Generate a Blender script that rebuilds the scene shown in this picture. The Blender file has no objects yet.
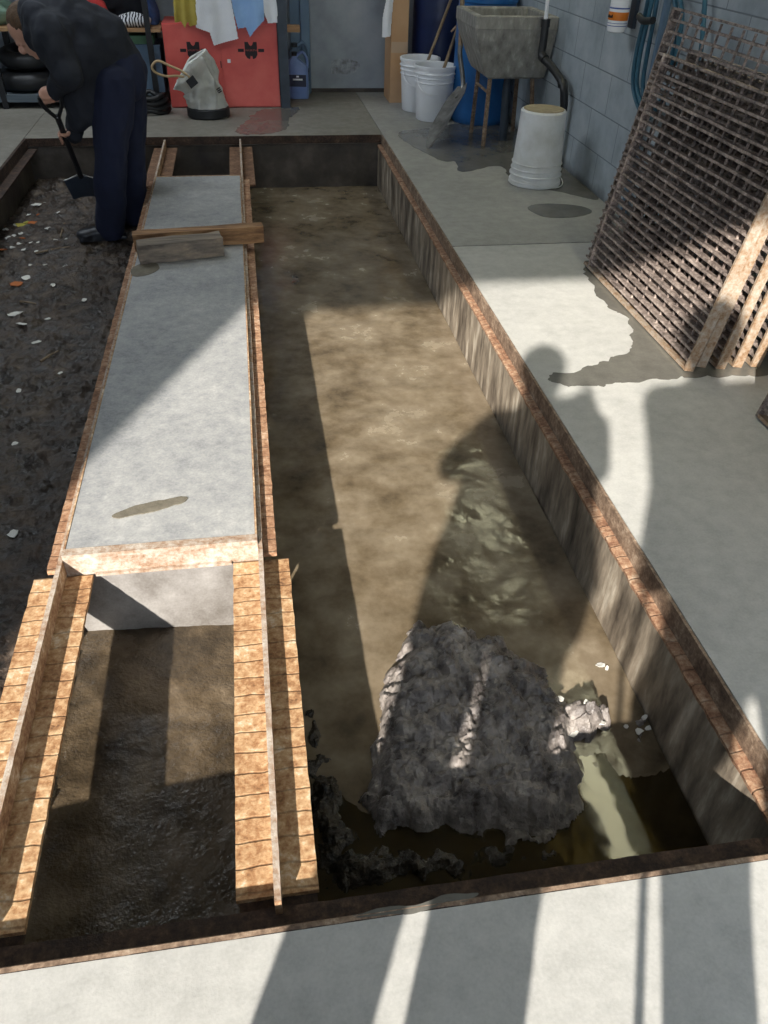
import bpy, bmesh, math, random
from mathutils import Vector, Matrix, noise
random.seed(7)
PI = math.pi
C = bpy.context.scene.collection

# ------------------------------------------------------------------ camera model (metres, Z up, pit runs along +Y)
F_PX, YAW, PIT, ROL, CH = 780.4, 0.17523, 0.67153, 0.03223, 1.36
_cy, _sy, _cp, _sp = math.cos(YAW), math.sin(YAW), math.cos(PIT), math.sin(PIT)
FW = Vector((_sy*_cp, _cy*_cp, -_sp)); _r = Vector((_cy, -_sy, 0)); _u = _r.cross(FW)
RT = _r*math.cos(ROL) + _u*math.sin(ROL); UP = -_r*math.sin(ROL) + _u*math.cos(ROL)
CAM = Vector((0, 0, CH))
def ray(x, y): return RT*((x-384)/F_PX) - UP*((y-512)/F_PX) + FW
def FL(x, y, z=0.0): d = ray(x, y); return CAM + d*((z-CH)/d.z)
def WY(x, y, Y): d = ray(x, y); return CAM + d*(Y/d.y)
def WX(x, y, X): d = ray(x, y); return CAM + d*(X/d.x)

cam = bpy.data.cameras.new('camera'); co = bpy.data.objects.new('camera', cam); C.objects.link(co)
cam.sensor_width = 36; cam.lens = F_PX/1024*36; cam.clip_start = 0.02
m = Matrix((RT, UP, -FW)).transposed().to_4x4(); m.translation = CAM
co.matrix_world = m
bpy.context.scene.camera = co

# ------------------------------------------------------------------ materials
def lin(c): return tuple(((v/255)/12.92 if v/255 <= .04045 else ((v/255+.055)/1.055)**2.4) for v in c)
def new_mat(name):
    m = bpy.data.materials.new(name); m.use_nodes = True
    nt = m.node_tree; b = nt.nodes['Principled BSDF']
    return m, nt, b
def N(nt, t, **kw):
    n = nt.nodes.new(t)
    for k, v in kw.items():
        if k in n.inputs: n.inputs[k].default_value = v
        else: setattr(n, k, v)
    return n
def ramp(nt, fac, stops):
    r = nt.nodes.new('ShaderNodeValToRGB'); e = r.color_ramp.elements
    e[0].position, e[0].color = stops[0][0], (*stops[0][1], 1)
    e[1].position, e[1].color = stops[-1][0], (*stops[-1][1], 1)
    for p, c in stops[1:-1]:
        x = e.new(p); x.color = (*c, 1)
    nt.links.new(fac, r.inputs[0]); return r.outputs[0]
def mat(name, cols, scale=6, detail=6, rough=.7, bump=.2, bscale=60, metal=0, spec=.5, rvar=0, stretch=(1, 1, 1), lo=.3, hi=.7, bdist=.005):
    """cols: list of sRGB 0-255 colours blended along a noise."""
    m, nt, b = new_mat(name)
    tc = N(nt, 'ShaderNodeTexCoord'); mp = N(nt, 'ShaderNodeMapping'); mp.inputs['Scale'].default_value = stretch
    nt.links.new(tc.outputs['Object'], mp.inputs[0])
    nz = N(nt, 'ShaderNodeTexNoise', Scale=scale, Detail=detail, Roughness=.62)
    nt.links.new(mp.outputs[0], nz.inputs['Vector'])
    if len(cols) == 1: cols = [cols[0], cols[0]]
    st = [(lo+(hi-lo)*i/(len(cols)-1), lin(c)) for i, c in enumerate(cols)]
    nt.links.new(ramp(nt, nz.outputs['Fac'], st), b.inputs['Base Color'])
    b.inputs['Roughness'].default_value = rough; b.inputs['Metallic'].default_value = metal
    b.inputs['Specular IOR Level'].default_value = spec
    if rvar:
        mr = N(nt, 'ShaderNodeMapRange'); mr.inputs[1].default_value = .35; mr.inputs[2].default_value = .65
        mr.inputs[3].default_value = rough-rvar; mr.inputs[4].default_value = rough+rvar
        nt.links.new(nz.outputs['Fac'], mr.inputs[0]); nt.links.new(mr.outputs[0], b.inputs['Roughness'])
    if bump:
        n2 = N(nt, 'ShaderNodeTexNoise', Scale=bscale, Detail=5)
        nt.links.new(mp.outputs[0], n2.inputs['Vector'])
        bp = N(nt, 'ShaderNodeBump', Strength=bump, Distance=bdist)
        nt.links.new(n2.outputs['Fac'], bp.inputs['Height']); nt.links.new(bp.outputs[0], b.inputs['Normal'])
    return m
def concrete(name, cols, speck=.25, rough=.8, big=1.3, fine=9, bump=.25):
    m, nt, b = new_mat(name)
    tc = N(nt, 'ShaderNodeTexCoord')
    a = N(nt, 'ShaderNodeTexNoise', Scale=big, Detail=8, Roughness=.65)
    f = N(nt, 'ShaderNodeTexNoise', Scale=fine, Detail=8, Roughness=.7)
    s = N(nt, 'ShaderNodeTexNoise', Scale=160, Detail=3)
    for n in (a, f, s): nt.links.new(tc.outputs['Object'], n.inputs['Vector'])
    mx = N(nt, 'ShaderNodeMath', operation='ADD'); nt.links.new(a.outputs['Fac'], mx.inputs[0]); nt.links.new(f.outputs['Fac'], mx.inputs[1])
    m2 = N(nt, 'ShaderNodeMath', operation='MULTIPLY_ADD'); nt.links.new(s.outputs['Fac'], m2.inputs[0]); m2.inputs[1].default_value = speck; nt.links.new(mx.outputs[0], m2.inputs[2])
    m3 = N(nt, 'ShaderNodeMath', operation='DIVIDE'); nt.links.new(m2.outputs[0], m3.inputs[0]); m3.inputs[1].default_value = 2+speck
    st = [(.36+.28*i/(len(cols)-1), lin(c)) for i, c in enumerate(cols)]
    nt.links.new(ramp(nt, m3.outputs[0], st), b.inputs['Base Color'])
    b.inputs['Roughness'].default_value = rough
    bp = N(nt, 'ShaderNodeBump', Strength=bump, Distance=.003); nt.links.new(m2.outputs[0], bp.inputs['Height']); nt.links.new(bp.outputs[0], b.inputs['Normal'])
    return m
def rust(name, cols, ax='Y', period=.034, rough=.85, lines=True):
    """scaly rust with cross cracks along one axis"""
    m, nt, b = new_mat(name)
    tc = N(nt, 'ShaderNodeTexCoord')
    a = N(nt, 'ShaderNodeTexNoise', Scale=14, Detail=9, Roughness=.7)
    f = N(nt, 'ShaderNodeTexNoise', Scale=70, Detail=6, Roughness=.7)
    for n in (a, f): nt.links.new(tc.outputs['Object'], n.inputs['Vector'])
    mx = N(nt, 'ShaderNodeMath', operation='ADD'); nt.links.new(a.outputs['Fac'], mx.inputs[0]); nt.links.new(f.outputs['Fac'], mx.inputs[1])
    m3 = N(nt, 'ShaderNodeMath', operation='DIVIDE'); nt.links.new(mx.outputs[0], m3.inputs[0]); m3.inputs[1].default_value = 2
    st = [(.34+.3*i/(len(cols)-1), lin(c)) for i, c in enumerate(cols)]
    colr = ramp(nt, m3.outputs[0], st); h = m3.outputs[0]
    if lines:
        w = N(nt, 'ShaderNodeTexWave', Scale=1, Distortion=.9, Detail=2)
        w.inputs['Detail Scale'].default_value = 3; w.bands_direction = ax; w.inputs['Scale'].default_value = .314/period
        nt.links.new(tc.outputs['Object'], w.inputs['Vector'])
        lr = ramp(nt, w.outputs['Fac'], [(0, (.05, .05, .05)), (.035, (1, 1, 1))])
        mc = N(nt, 'ShaderNodeMix', data_type='RGBA', blend_type='MULTIPLY'); mc.inputs['Factor'].default_value = .38
        nt.links.new(colr, mc.inputs[6]); nt.links.new(lr, mc.inputs[7]); colr = mc.outputs[2]
        ad = N(nt, 'ShaderNodeMath', operation='MULTIPLY_ADD'); nt.links.new(lr, ad.inputs[0]); ad.inputs[1].default_value = .5; nt.links.new(h, ad.inputs[2]); h = ad.outputs[0]
    nt.links.new(colr, b.inputs['Base Color']); b.inputs['Roughness'].default_value = rough
    bp = N(nt, 'ShaderNodeBump', Strength=.7, Distance=.006); nt.links.new(h, bp.inputs['Height']); nt.links.new(bp.outputs[0], b.inputs['Normal'])
    return m

M = {}
M['floor'] = concrete('floor_concrete', [(158,157,153), (178,177,173), (194,193,188)], rough=.72, fine=18, speck=.4)
M['floorold'] = concrete('old_dirty_concrete', [(106,102,94), (128,124,115), (150,146,137)], rough=.65, fine=14, speck=.4)
M['floormid'] = concrete('worn_concrete', [(134,133,128), (154,153,148), (172,170,165)], rough=.68, fine=16, speck=.4)  # floor concrete a little darker, shade put into the colour
M['slab'] = concrete('slab_concrete', [(122,123,126), (146,147,148), (164,164,163), (186,185,182)], rough=.62, big=2.2, fine=26, speck=.5)
M['pier'] = concrete('pier_concrete', [(96,90,84), (138,134,130), (168,164,160)], rough=.6, big=3)
M['pitwall'] = mat('pit_wall_grime', [(64,56,48), (108,98,86), (150,138,122), (198,188,172)], scale=13, rough=.6, bump=.5, bscale=50, stretch=(1, 1, .22), lo=.32, hi=.68)
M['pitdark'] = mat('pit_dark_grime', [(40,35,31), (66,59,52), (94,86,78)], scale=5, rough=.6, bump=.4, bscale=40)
M['rust'] = rust('rusty_scale', [(102,72,48), (162,120,82), (198,164,124), (226,212,190)], period=.05)
M['rustledge'] = rust('rusty_ledge', [(92,64,48), (136,98,74), (170,136,108), (200,178,154)], period=.045)
M['rustplain'] = rust('rusty_steel', [(98,70,52), (148,112,84), (186,156,122), (220,206,186)], lines=False)
M['ruststrip'] = rust('rusty_strip', [(84,58,42), (134,96,70), (170,132,102), (204,180,156)], period=.05)
M['rustmid'] = rust('brown_scaly_steel', [(70,56,46), (108,88,72), (142,120,100), (182,164,144)], lines=False)
M['rustpale'] = rust('pale_rusty_steel', [(118,86,64), (156,130,108), (180,166,152), (204,196,184)], lines=False)
M['rustfar'] = rust('brown_rusty_steel', [(60,42,32), (98,70,52), (130,98,74), (156,128,104)], lines=False)
M['rustdark'] = rust('dark_rusty_steel', [(30,23,20), (50,38,32), (76,58,47), (106,84,68)], lines=False)
M['grate'] = rust('grate_steel', [(54,46,44), (100,89,84), (158,143,134), (206,190,178)], lines=False, rough=.55)
M['grateend'] = rust('grate_rusty_edge', [(104,76,54), (146,118,90), (166,150,132), (184,174,162)], lines=False)
M['block'] = None
M['backwall'] = mat('blue_grey_wall_paint', [(134,142,150), (154,162,170), (168,174,180)], scale=3, rough=.75, bump=.15)
M['ceiling'] = mat('ceiling_paint', [(150,150,148), (170,170,166)], scale=2, rough=.9)
M['mud'] = mat('silt_mud', [(70,60,46), (106,93,74), (128,115,96), (152,140,120)], scale=5, detail=10, rough=.19, rvar=.09, bump=.2, bscale=30, lo=.3, hi=.72)
M['mudwet'] = mat('wet_dark_mud', [(36,30,24), (66,56,43), (92,79,62), (118,104,86)], scale=6, detail=10, rough=.24, rvar=.1, bump=.8, bscale=110, bdist=.004)
M['muck'] = mat('black_gritty_muck', [(26,23,20), (44,39,33), (64,57,48), (92,84,72)], scale=20, detail=10, rough=.27, rvar=.1, bump=1, bscale=110, bdist=.008)
M['dirt'] = mat('dark_wet_soil', [(30,25,21), (52,43,36), (76,64,54), (108,96,84)], scale=11, detail=10, rough=.5, rvar=.2, bump=.9, bscale=55, bdist=.012)
M['sludge'] = mat('grey_sludge', [(74,69,67), (108,101,97), (142,134,128), (172,164,156)], scale=14, detail=10, rough=.38, rvar=.15, bump=.9, bscale=60, bdist=.012)
M['plastic_white'] = mat('white_plastic', [(232,234,238), (242,244,248)], scale=4, rough=.4, bump=.04)
M['plastic_dirty'] = mat('dirty_white_plastic', [(196,196,190), (220,221,220), (232,234,236)], scale=5, rough=.5, bump=.1)
M['concrete_cap'] = mat('sandy_bucket_base', [(140,128,104), (172,158,130)], scale=20, rough=.8)
M['blue'] = mat('blue_plastic', [(26,82,140), (40,110,176)], scale=4, rough=.4, bump=.06)
M['navy'] = mat('navy_plastic', [(16,28,62), (26,42,84)], scale=4, rough=.4, bump=.06)
M['tub'] = mat('old_concrete_tub', [(106,104,100), (134,132,127), (148,146,140), (178,176,170)], scale=22, detail=9, rough=.8, bump=.4, bscale=70, stretch=(1, 1, .5))
M['card'] = mat('cardboard', [(194,154,116), (208,170,132)], scale=3, rough=.85, bump=.05)
M['tape'] = mat('paper_tape', [(196,168,140)], rough=.6)
M['red'] = mat('red_paint', [(206,84,78), (220,98,90), (228,114,104)], scale=3, rough=.5, bump=.05)
M['black'] = mat('black_plastic', [(22,23,26), (34,35,38)], scale=9, rough=.45, bump=.1)
M['blackmark'] = mat('dark_marking', [(38,26,30)], rough=.6)
M['paint_lt'] = mat('pale_lettering', [(196,90,84)], rough=.6)
M['steelblue'] = mat('slate_painted_steel', [(44,54,66), (62,72,84)], scale=8, rough=.5)
M['steel'] = mat('worn_steel', [(98,96,92), (138,136,132), (168,166,160)], scale=12, rough=.4, metal=.7)
M['wood'] = mat('tan_wood', [(138,104,72), (168,130,92), (186,150,112)], scale=6, rough=.7, stretch=(1, 8, 8))
M['handle'] = mat('worn_wood_handle', [(92,78,62), (134,114,90), (156,136,110)], scale=10, rough=.65)
M['timber'] = mat('stained_timber', [(70,50,34), (116,84,56), (160,122,84), (186,152,114)], scale=6, detail=8, rough=.8, bump=.6, bscale=20, stretch=(.5, 5, 5), bdist=.01)
M['timbergrey'] = mat('grey_timber', [(74,66,58), (112,102,92), (140,126,110), (166,146,120)], scale=6, detail=8, rough=.85, bump=.7, bscale=20, stretch=(.5, 5, 5), bdist=.01)
M['canvas'] = mat('white_canvas', [(216,216,208), (232,232,226), (242,242,238)], scale=5, rough=.9, bump=.3, bscale=80)
M['rope'] = mat('tan_rope', [(176,150,112), (196,172,134)], scale=30, rough=.9)
M['towelw'] = mat('white_towel', [(226,228,234), (238,240,244)], scale=6, rough=.95, bump=.3, bscale=120)
M['towelb'] = mat('light_blue_towel', [(136,174,226), (160,196,238)], scale=6, rough=.95, bump=.3, bscale=120)
M['towely'] = mat('yellow_towel', [(166,148,64), (190,172,88)], scale=6, rough=.95, bump=.3, bscale=120)
M['clothr'] = mat('red_cloth', [(150,34,34), (178,50,46)], scale=6, rough=.9)
M['clothblue'] = mat('blue_cloth', [(44,66,112), (78,104,152)], scale=8, rough=.9)
M['clothdark'] = mat('dark_cloth', [(20,22,28), (36,38,46)], scale=8, rough=.9)
M['green'] = mat('green_plastic', [(84,130,100), (104,150,116)], scale=4, rough=.6)
M['greencloth'] = mat('grey_green_cloth', [(96,124,108), (128,152,134)], scale=6, rough=.9)
M['olive'] = mat('olive_canvas', [(78,76,58), (110,106,84)], scale=8, rough=.9)
M['bluegrey'] = mat('blue_grey_panel', [(84,108,132), (104,128,150)], scale=4, rough=.6)
M['plank'] = mat('grey_blue_plank', [(84,94,102), (112,122,130)], scale=6, rough=.8, stretch=(.4, 4, 4))
M['jacket'] = mat('black_work_jacket', [(24,27,34), (36,40,50)], scale=5, rough=.85, bump=.5, bscale=22, bdist=.01)
M['trouser'] = mat('navy_work_trousers', [(20,26,48), (31,38,64)], scale=5, rough=.9, bump=.4, bscale=20, bdist=.01)
M['skin'] = mat('skin', [(196,146,122), (212,164,140)], scale=10, rough=.55, bump=.08)
M['hair'] = mat('brown_hair', [(66,48,32), (104,78,52)], scale=40, rough=.7, bump=.7, bscale=120, stretch=(1, 4, 1))
M['boot'] = mat('black_boot_rubber', [(30,32,38), (54,56,62)], scale=12, rough=.35)
M['hose'] = mat('teal_hose', [(34,82,104), (52,104,126)], scale=6, rough=.45)
M['orange'] = mat('orange_label', [(214,120,30)], rough=.5)
M['blueprint'] = mat('blue_print', [(50,80,160)], rough=.5)
M['jugblue'] = mat('light_blue_jug', [(106,130,186), (126,150,200)], rough=.35, bump=.03)
M['juglabel'] = mat('dark_blue_label', [(24,30,60)], rough=.4)
M['paper'] = mat('paper_scrap', [(212,210,202), (232,230,224)], rough=.8)
M['leafy'] = mat('yellow_scrap', [(170,160,60), (196,186,90)], rough=.8)
M['leafo'] = mat('orange_scrap', [(176,96,44), (200,120,64)], rough=.8)
M['wet'] = concrete('wet_concrete', [(86,84,79), (104,102,96), (120,117,109)], rough=.22, bump=.1)
M['mudstain'] = mat('dried_mud', [(96,90,78), (122,116,102)], scale=20, rough=.85, bump=.6)
M['apron'] = concrete('outside_concrete', [(168,166,160), (190,188,182), (204,202,196)])

def block_mat():
    m, nt, b = new_mat('painted_cinder_block')
    tc = N(nt, 'ShaderNodeTexCoord'); sp = N(nt, 'ShaderNodeSeparateXYZ'); nt.links.new(tc.outputs['Object'], sp.inputs[0])
    cb = N(nt, 'ShaderNodeCombineXYZ')
    ad = N(nt, 'ShaderNodeMath', operation='ADD'); nt.links.new(sp.outputs['Y'], ad.inputs[0]); ad.inputs[1].default_value = .115
    nt.links.new(ad.outputs[0], cb.inputs[0]); nt.links.new(sp.outputs['Z'], cb.inputs[1])
    br = N(nt, 'ShaderNodeTexBrick'); br.inputs['Scale'].default_value = 1; br.inputs['Brick Width'].default_value = .406
    br.inputs['Row Height'].default_value = .203; br.inputs['Mortar Size'].default_value = .0035; br.inputs['Mortar Smooth'].default_value = .3
    nt.links.new(cb.outputs[0], br.inputs['Vector'])
    nz = N(nt, 'ShaderNodeTexNoise', Scale=4, Detail=8, Roughness=.65); nt.links.new(tc.outputs['Object'], nz.inputs['Vector'])
    base = ramp(nt, nz.outputs['Fac'], [(.3, lin((142,152,160))), (.5, lin((166,176,184))), (.7, lin((184,192,198)))])
    mr = N(nt, 'ShaderNodeMapRange'); mr.inputs[1].default_value = 0; mr.inputs[2].default_value = .16; nt.links.new(sp.outputs['Z'], mr.inputs[0])
    n2 = N(nt, 'ShaderNodeTexNoise', Scale=7, Detail=6); nt.links.new(tc.outputs['Object'], n2.inputs['Vector'])
    mm = N(nt, 'ShaderNodeMath', operation='MULTIPLY_ADD'); nt.links.new(n2.outputs['Fac'], mm.inputs[0]); mm.inputs[1].default_value = .9; nt.links.new(mr.outputs[0], mm.inputs[2])
    gr = ramp(nt, mm.outputs[0], [(.35, lin((96,84,68))), (.85, (1, 1, 1))])
    mx = N(nt, 'ShaderNodeMix', data_type='RGBA', blend_type='MULTIPLY'); mx.inputs['Factor'].default_value = .85
    nt.links.new(base, mx.inputs[6]); nt.links.new(gr, mx.inputs[7])
    mo = N(nt, 'ShaderNodeMix', data_type='RGBA'); nt.links.new(br.outputs['Fac'], mo.inputs['Factor'])
    nt.links.new(mx.outputs[2], mo.inputs[6]); mo.inputs[7].default_value = (*lin((122,130,138)), 1)
    nt.links.new(mo.outputs[2], b.inputs['Base Color']); b.inputs['Roughness'].default_value = .75
    n3 = N(nt, 'ShaderNodeTexNoise', Scale=90, Detail=4); nt.links.new(tc.outputs['Object'], n3.inputs['Vector'])
    sb = N(nt, 'ShaderNodeMath', operation='MULTIPLY_ADD'); nt.links.new(br.outputs['Fac'], sb.inputs[0]); sb.inputs[1].default_value = -2.; nt.links.new(n3.outputs['Fac'], sb.inputs[2])
    bp = N(nt, 'ShaderNodeBump', Strength=.45, Distance=.004); nt.links.new(sb.outputs[0], bp.inputs['Height']); nt.links.new(bp.outputs[0], b.inputs['Normal'])
    return m
M['block'] = block_mat()
def striped_mat():
    m, nt, b = new_mat('black_and_white_striped_cloth')
    tc = N(nt, 'ShaderNodeTexCoord'); w = N(nt, 'ShaderNodeTexWave', Scale=14, Distortion=6, Detail=2)
    nt.links.new(tc.outputs['Object'], w.inputs['Vector'])
    nt.links.new(ramp(nt, w.outputs['Fac'], [(.35, lin((30,32,40))), (.5, lin((206,208,212)))]), b.inputs['Base Color']); b.inputs['Roughness'].default_value = .9
    return m
M['stripe'] = striped_mat()
def water_mat():
    m, nt, b = new_mat('murky_water'); nt.nodes.remove(b)
    out = nt.nodes['Material Output']
    t = N(nt, 'ShaderNodeBsdfTransparent'); t.inputs[0].default_value = (.34, .29, .17, 1)
    g = N(nt, 'ShaderNodeBsdfGlossy'); g.inputs['Roughness'].default_value = .05
    d = N(nt, 'ShaderNodeBsdfDiffuse'); d.inputs[0].default_value = (*lin((92,82,52)), 1)
    m1 = N(nt, 'ShaderNodeMixShader'); m1.inputs[0].default_value = .10
    nt.links.new(t.outputs[0], m1.inputs[1]); nt.links.new(d.outputs[0], m1.inputs[2])
    fr = N(nt, 'ShaderNodeFresnel'); fr.inputs[0].default_value = 1.33
    m2 = N(nt, 'ShaderNodeMixShader'); nt.links.new(fr.outputs[0], m2.inputs[0]); nt.links.new(m1.outputs[0], m2.inputs[1]); nt.links.new(g.outputs[0], m2.inputs[2])
    nt.links.new(m2.outputs[0], out.inputs[0])
    tc = N(nt, 'ShaderNodeTexCoord'); nz = N(nt, 'ShaderNodeTexNoise', Scale=9, Detail=2); nt.links.new(tc.outputs['Object'], nz.inputs['Vector'])
    bp = N(nt, 'ShaderNodeBump', Strength=.15, Distance=.004); nt.links.new(nz.outputs['Fac'], bp.inputs['Height'])
    nt.links.new(bp.outputs[0], g.inputs['Normal']); nt.links.new(bp.outputs[0], fr.inputs['Normal'])
    return m
M['water'] = water_mat()
m, nt, b = new_mat('lit_diffuser'); b.inputs['Base Color'].default_value = (.9, .9, .85, 1)
b.inputs['Emission Color'].default_value = (1, .95, .62, 1); b.inputs['Emission Strength'].default_value = 13
M['lit'] = m

# ------------------------------------------------------------------ mesh helpers
def add_box(bm, x0, x1, y0, y1, z0, z1, mtx=None):
    vs = [Vector((x, y, z)) for z in (z0, z1) for y in (y0, y1) for x in (x0, x1)]
    if mtx: vs = [mtx @ v for v in vs]
    v = [bm.verts.new(p) for p in vs]
    for f in ((0,2,3,1), (4,5,7,6), (0,1,5,4), (2,6,7,3), (0,4,6,2), (1,3,7,5)): bm.faces.new([v[i] for i in f])
def frame_of(d):
    d = d.normalized(); a = Vector((0, 0, 1)) if abs(d.z) < .9 else Vector((1, 0, 0))
    u = d.cross(a).normalized(); return u, d.cross(u).normalized()
def add_tube(bm, pts, r, seg=12, cap=True, closed=False):
    pts = [Vector(p) for p in pts]; n = len(pts)
    rr = r if isinstance(r, (list, tuple)) else [r]*n
    rings = []; u = None
    for i, p in enumerate(pts):
        if closed: d = pts[(i+1) % n]-pts[i-1]
        else: d = pts[min(i+1, n-1)]-pts[max(i-1, 0)]
        d.normalize()
        if u is None: u, w = frame_of(d)
        else:
            u = (u-d*u.dot(d)).normalized(); w = d.cross(u)
        rings.append([bm.verts.new(p+(u*math.cos(2*PI*k/seg)+w*math.sin(2*PI*k/seg))*rr[i]) for k in range(seg)])
    m = n if closed else n-1
    for i in range(m):
        a, b = rings[i], rings[(i+1) % n]
        for k in range(seg): bm.faces.new((a[k], a[(k+1) % seg], b[(k+1) % seg], b[k]))
    if cap and not closed:
        bm.faces.new(rings[0][::-1]); bm.faces.new(rings[-1])
def smooth_path(pts, n=8, closed=False):
    P = [Vector(p) for p in pts]; out = []; L = len(P)
    rng = range(L if closed else L-1)
    for i in rng:
        if closed: a, b, c, d = P[i-1], P[i], P[(i+1) % L], P[(i+2) % L]
        else: a, b, c, d = P[max(i-1, 0)], P[i], P[i+1], P[min(i+2, L-1)]
        for k in range(n):
            t = k/n
            out.append(.5*((2*b)+(c-a)*t+(2*a-5*b+4*c-d)*t*t+(3*b-a-3*c+d)*t*t*t))
    if not closed: out.append(P[-1])
    return out
def add_lathe(bm, prof, center=(0, 0, 0), seg=40, mtx=None, cap_bottom=True, cap_top=False):
    c = Vector(center); rings = []
    for r, z in prof:
        ring = []
        for k in range(seg):
            p = Vector((r*math.cos(2*PI*k/seg), r*math.sin(2*PI*k/seg), z))
            if mtx: p = mtx @ p
            ring.append(bm.verts.new(c+p))
        rings.append(ring)
    for a, b in zip(rings, rings[1:]):
        for k in range(seg): bm.faces.new((a[k], a[(k+1) % seg], b[(k+1) % seg], b[k]))
    if cap_bottom: bm.faces.new(rings[0][::-1])
    if cap_top: bm.faces.new(rings[-1])
def add_prism(bm, poly, z0, z1, mtx=None):
    lo = [Vector((x, y, z0)) for x, y in poly]; hi = [Vector((x, y, z1)) for x, y in poly]
    if mtx: lo = [mtx @ v for v in lo]; hi = [mtx @ v for v in hi]
    a = [bm.verts.new(v) for v in lo]; b = [bm.verts.new(v) for v in hi]; n = len(a)
    bm.faces.new(a[::-1]); bm.faces.new(b)
    for i in range(n): bm.faces.new((a[i], a[(i+1) % n], b[(i+1) % n], b[i]))
def add_ell(bm, c, rad, rot=None, seg=20):
    mt = Matrix.Translation(Vector(c)) @ (rot.to_4x4() if rot else Matrix.Identity(4)) @ Matrix.Diagonal((*rad, 1))
    bmesh.ops.create_uvsphere(bm, u_segments=seg, v_segments=seg//2, radius=1, matrix=mt)
def add_caps(bm, a, b, ra, rb, seg=14):
    a, b = Vector(a), Vector(b); n = max(2, int((b-a).length/max(min(ra, rb)*.6, .004)))
    n = min(n, 14)
    add_tube(bm, [a+(b-a)*i/n for i in range(n+1)], [ra+(rb-ra)*i/n for i in range(n+1)], seg)
    add_ell(bm, a, (ra,)*3, seg=14); add_ell(bm, b, (rb,)*3, seg=14)
def bev(bm, w, seg=2):
    bmesh.ops.bevel(bm, geom=[e for e in bm.edges if len(e.link_faces) == 2 and e.calc_face_angle(0) > .6], offset=w, segments=seg, affect='EDGES', profile=.6)
def rough_up(bm, amp, sc, cuts=0):
    for v in bm.verts:
        p = v.co*sc; v.co += Vector((noise.noise(p), noise.noise(p+Vector((31, 7, 3))), noise.noise(p+Vector((5, 17, 40)))))*amp
def obj(name, bm, material, parent=None, smooth=False, origin=None):
    bmesh.ops.recalc_face_normals(bm, faces=bm.faces[:])
    me = bpy.data.meshes.new(name)
    base = Vector((0, 0, 0))
    if parent is not None:
        q = parent
        while q is not None: base += q.location; q = q.parent
    if origin is None and parent is None and bm.verts:
        xs = [v.co.x for v in bm.verts]; ys = [v.co.y for v in bm.verts]; zs = [v.co.z for v in bm.verts]
        origin = Vector(((min(xs)+max(xs))/2, (min(ys)+max(ys))/2, min(zs)))
    if parent is not None: off = base
    else: off = Vector(origin)
    for v in bm.verts: v.co -= off
    bm.to_mesh(me); bm.free()
    if smooth:
        for p in me.polygons: p.use_smooth = True
        try: me.set_sharp_from_angle(angle=math.radians(42))
        except Exception: pass
    mats = material if isinstance(material, list) else [material]
    for mm in mats: me.materials.append(mm)
    o = bpy.data.objects.new(name, me); C.objects.link(o)
    if parent is not None: o.parent = parent
    else: o.location = off
    return o
def thing(name, label, cat, loc=(0, 0, 0), group=None):
    o = bpy.data.objects.new(name, None); o.empty_display_size = .05; C.objects.link(o); o.location = Vector(loc)
    o['label'] = label; o['category'] = cat
    if group: o['group'] = group
    return o
def tag(o, label, cat, group=None, kind=None):
    o['label'] = label; o['category'] = cat
    if group: o['group'] = group
    if kind: o['kind'] = kind
    return o
def struct(name, bm, m, smooth=False):
    o = obj(name, bm, m, None, smooth, origin=(0, 0, 0)); o['kind'] = 'structure'; return o
def B(*boxes):
    bm = bmesh.new()
    for b in boxes: add_box(bm, *b)
    return bm
def bake(name, bm, material, parent, voxel=.012, smooth_it=4, fold=0, fsc=12):
    """merge overlapping pieces of bm into one continuous smooth surface"""
    me = bpy.data.meshes.new(name+'_raw'); bm.to_mesh(me); bm.free()
    t = bpy.data.objects.new(name+'_raw', me); C.objects.link(t)
    md = t.modifiers.new('r', 'REMESH'); md.mode = 'VOXEL'; md.voxel_size = voxel
    sm = t.modifiers.new('s', 'SMOOTH'); sm.iterations = smooth_it; sm.factor = .5
    dg = bpy.context.evaluated_depsgraph_get(); ev = t.evaluated_get(dg)
    m2 = bpy.data.meshes.new_from_object(ev)
    bpy.data.objects.remove(t); bpy.data.meshes.remove(me)
    b2 = bmesh.new(); b2.from_mesh(m2); bpy.data.meshes.remove(m2)
    if fold:
        b2.normal_update()
        for v in b2.verts:
            p = v.co*fsc; q = Vector((p.x, p.y, p.z*.6))
            v.co += v.normal*fold*(noise.noise(q)+.5*noise.noise(q*2.3)-.5*abs(noise.noise(q*1.4+Vector((7, 1, 3)))))
    return obj(name, b2, material, parent, smooth=True)

# ------------------------------------------------------------------ setting
XR, YF, YB = .956, .607, 5.968         # right, near and far pit edges
XL = -1.48                             # left pit edge
XWR, YW = 1.99, 7.5                    # right block wall, back wall
WL, WN = -.561, -.049                  # beam webs
YD, XJ, HD = -1.51, -2.25, 3.06         # door plane, left jamb, header height
FT = -.055
struct('floor', B((-4.2, XWR, YD-.2, YF-.012, FT, 0), (XR+.004, XWR, YF-.012, 3.716, FT, 0)), M['floor'])
struct('floor', B((XR+.004, XWR, 3.727, YW, FT, 0)), M['floormid'])
struct('floor', B((XL-.002, XR-.001, YB, YW, FT, 0), (-4.2, XL-.006, YF-.011, YW, FT, 0)), M['floorold'])
struct('floor_subbase', B((-4.3, XL-.06, YD-.2, YW+.1, -.6, FT-.004), (XR+.03, XWR+.1, YD-.2, YW+.1, -.6, FT-.004),
    (XL-.06, XR+.03, YD-.2, YF-.06, -.6, FT-.004), (XL-.06, XR+.03, YB+.04, YW+.1, -.6, FT-.004), (XL-.06, XR+.03, YF-.06, YB+.04, -.6, -.45)), M['pitdark'])
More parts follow.
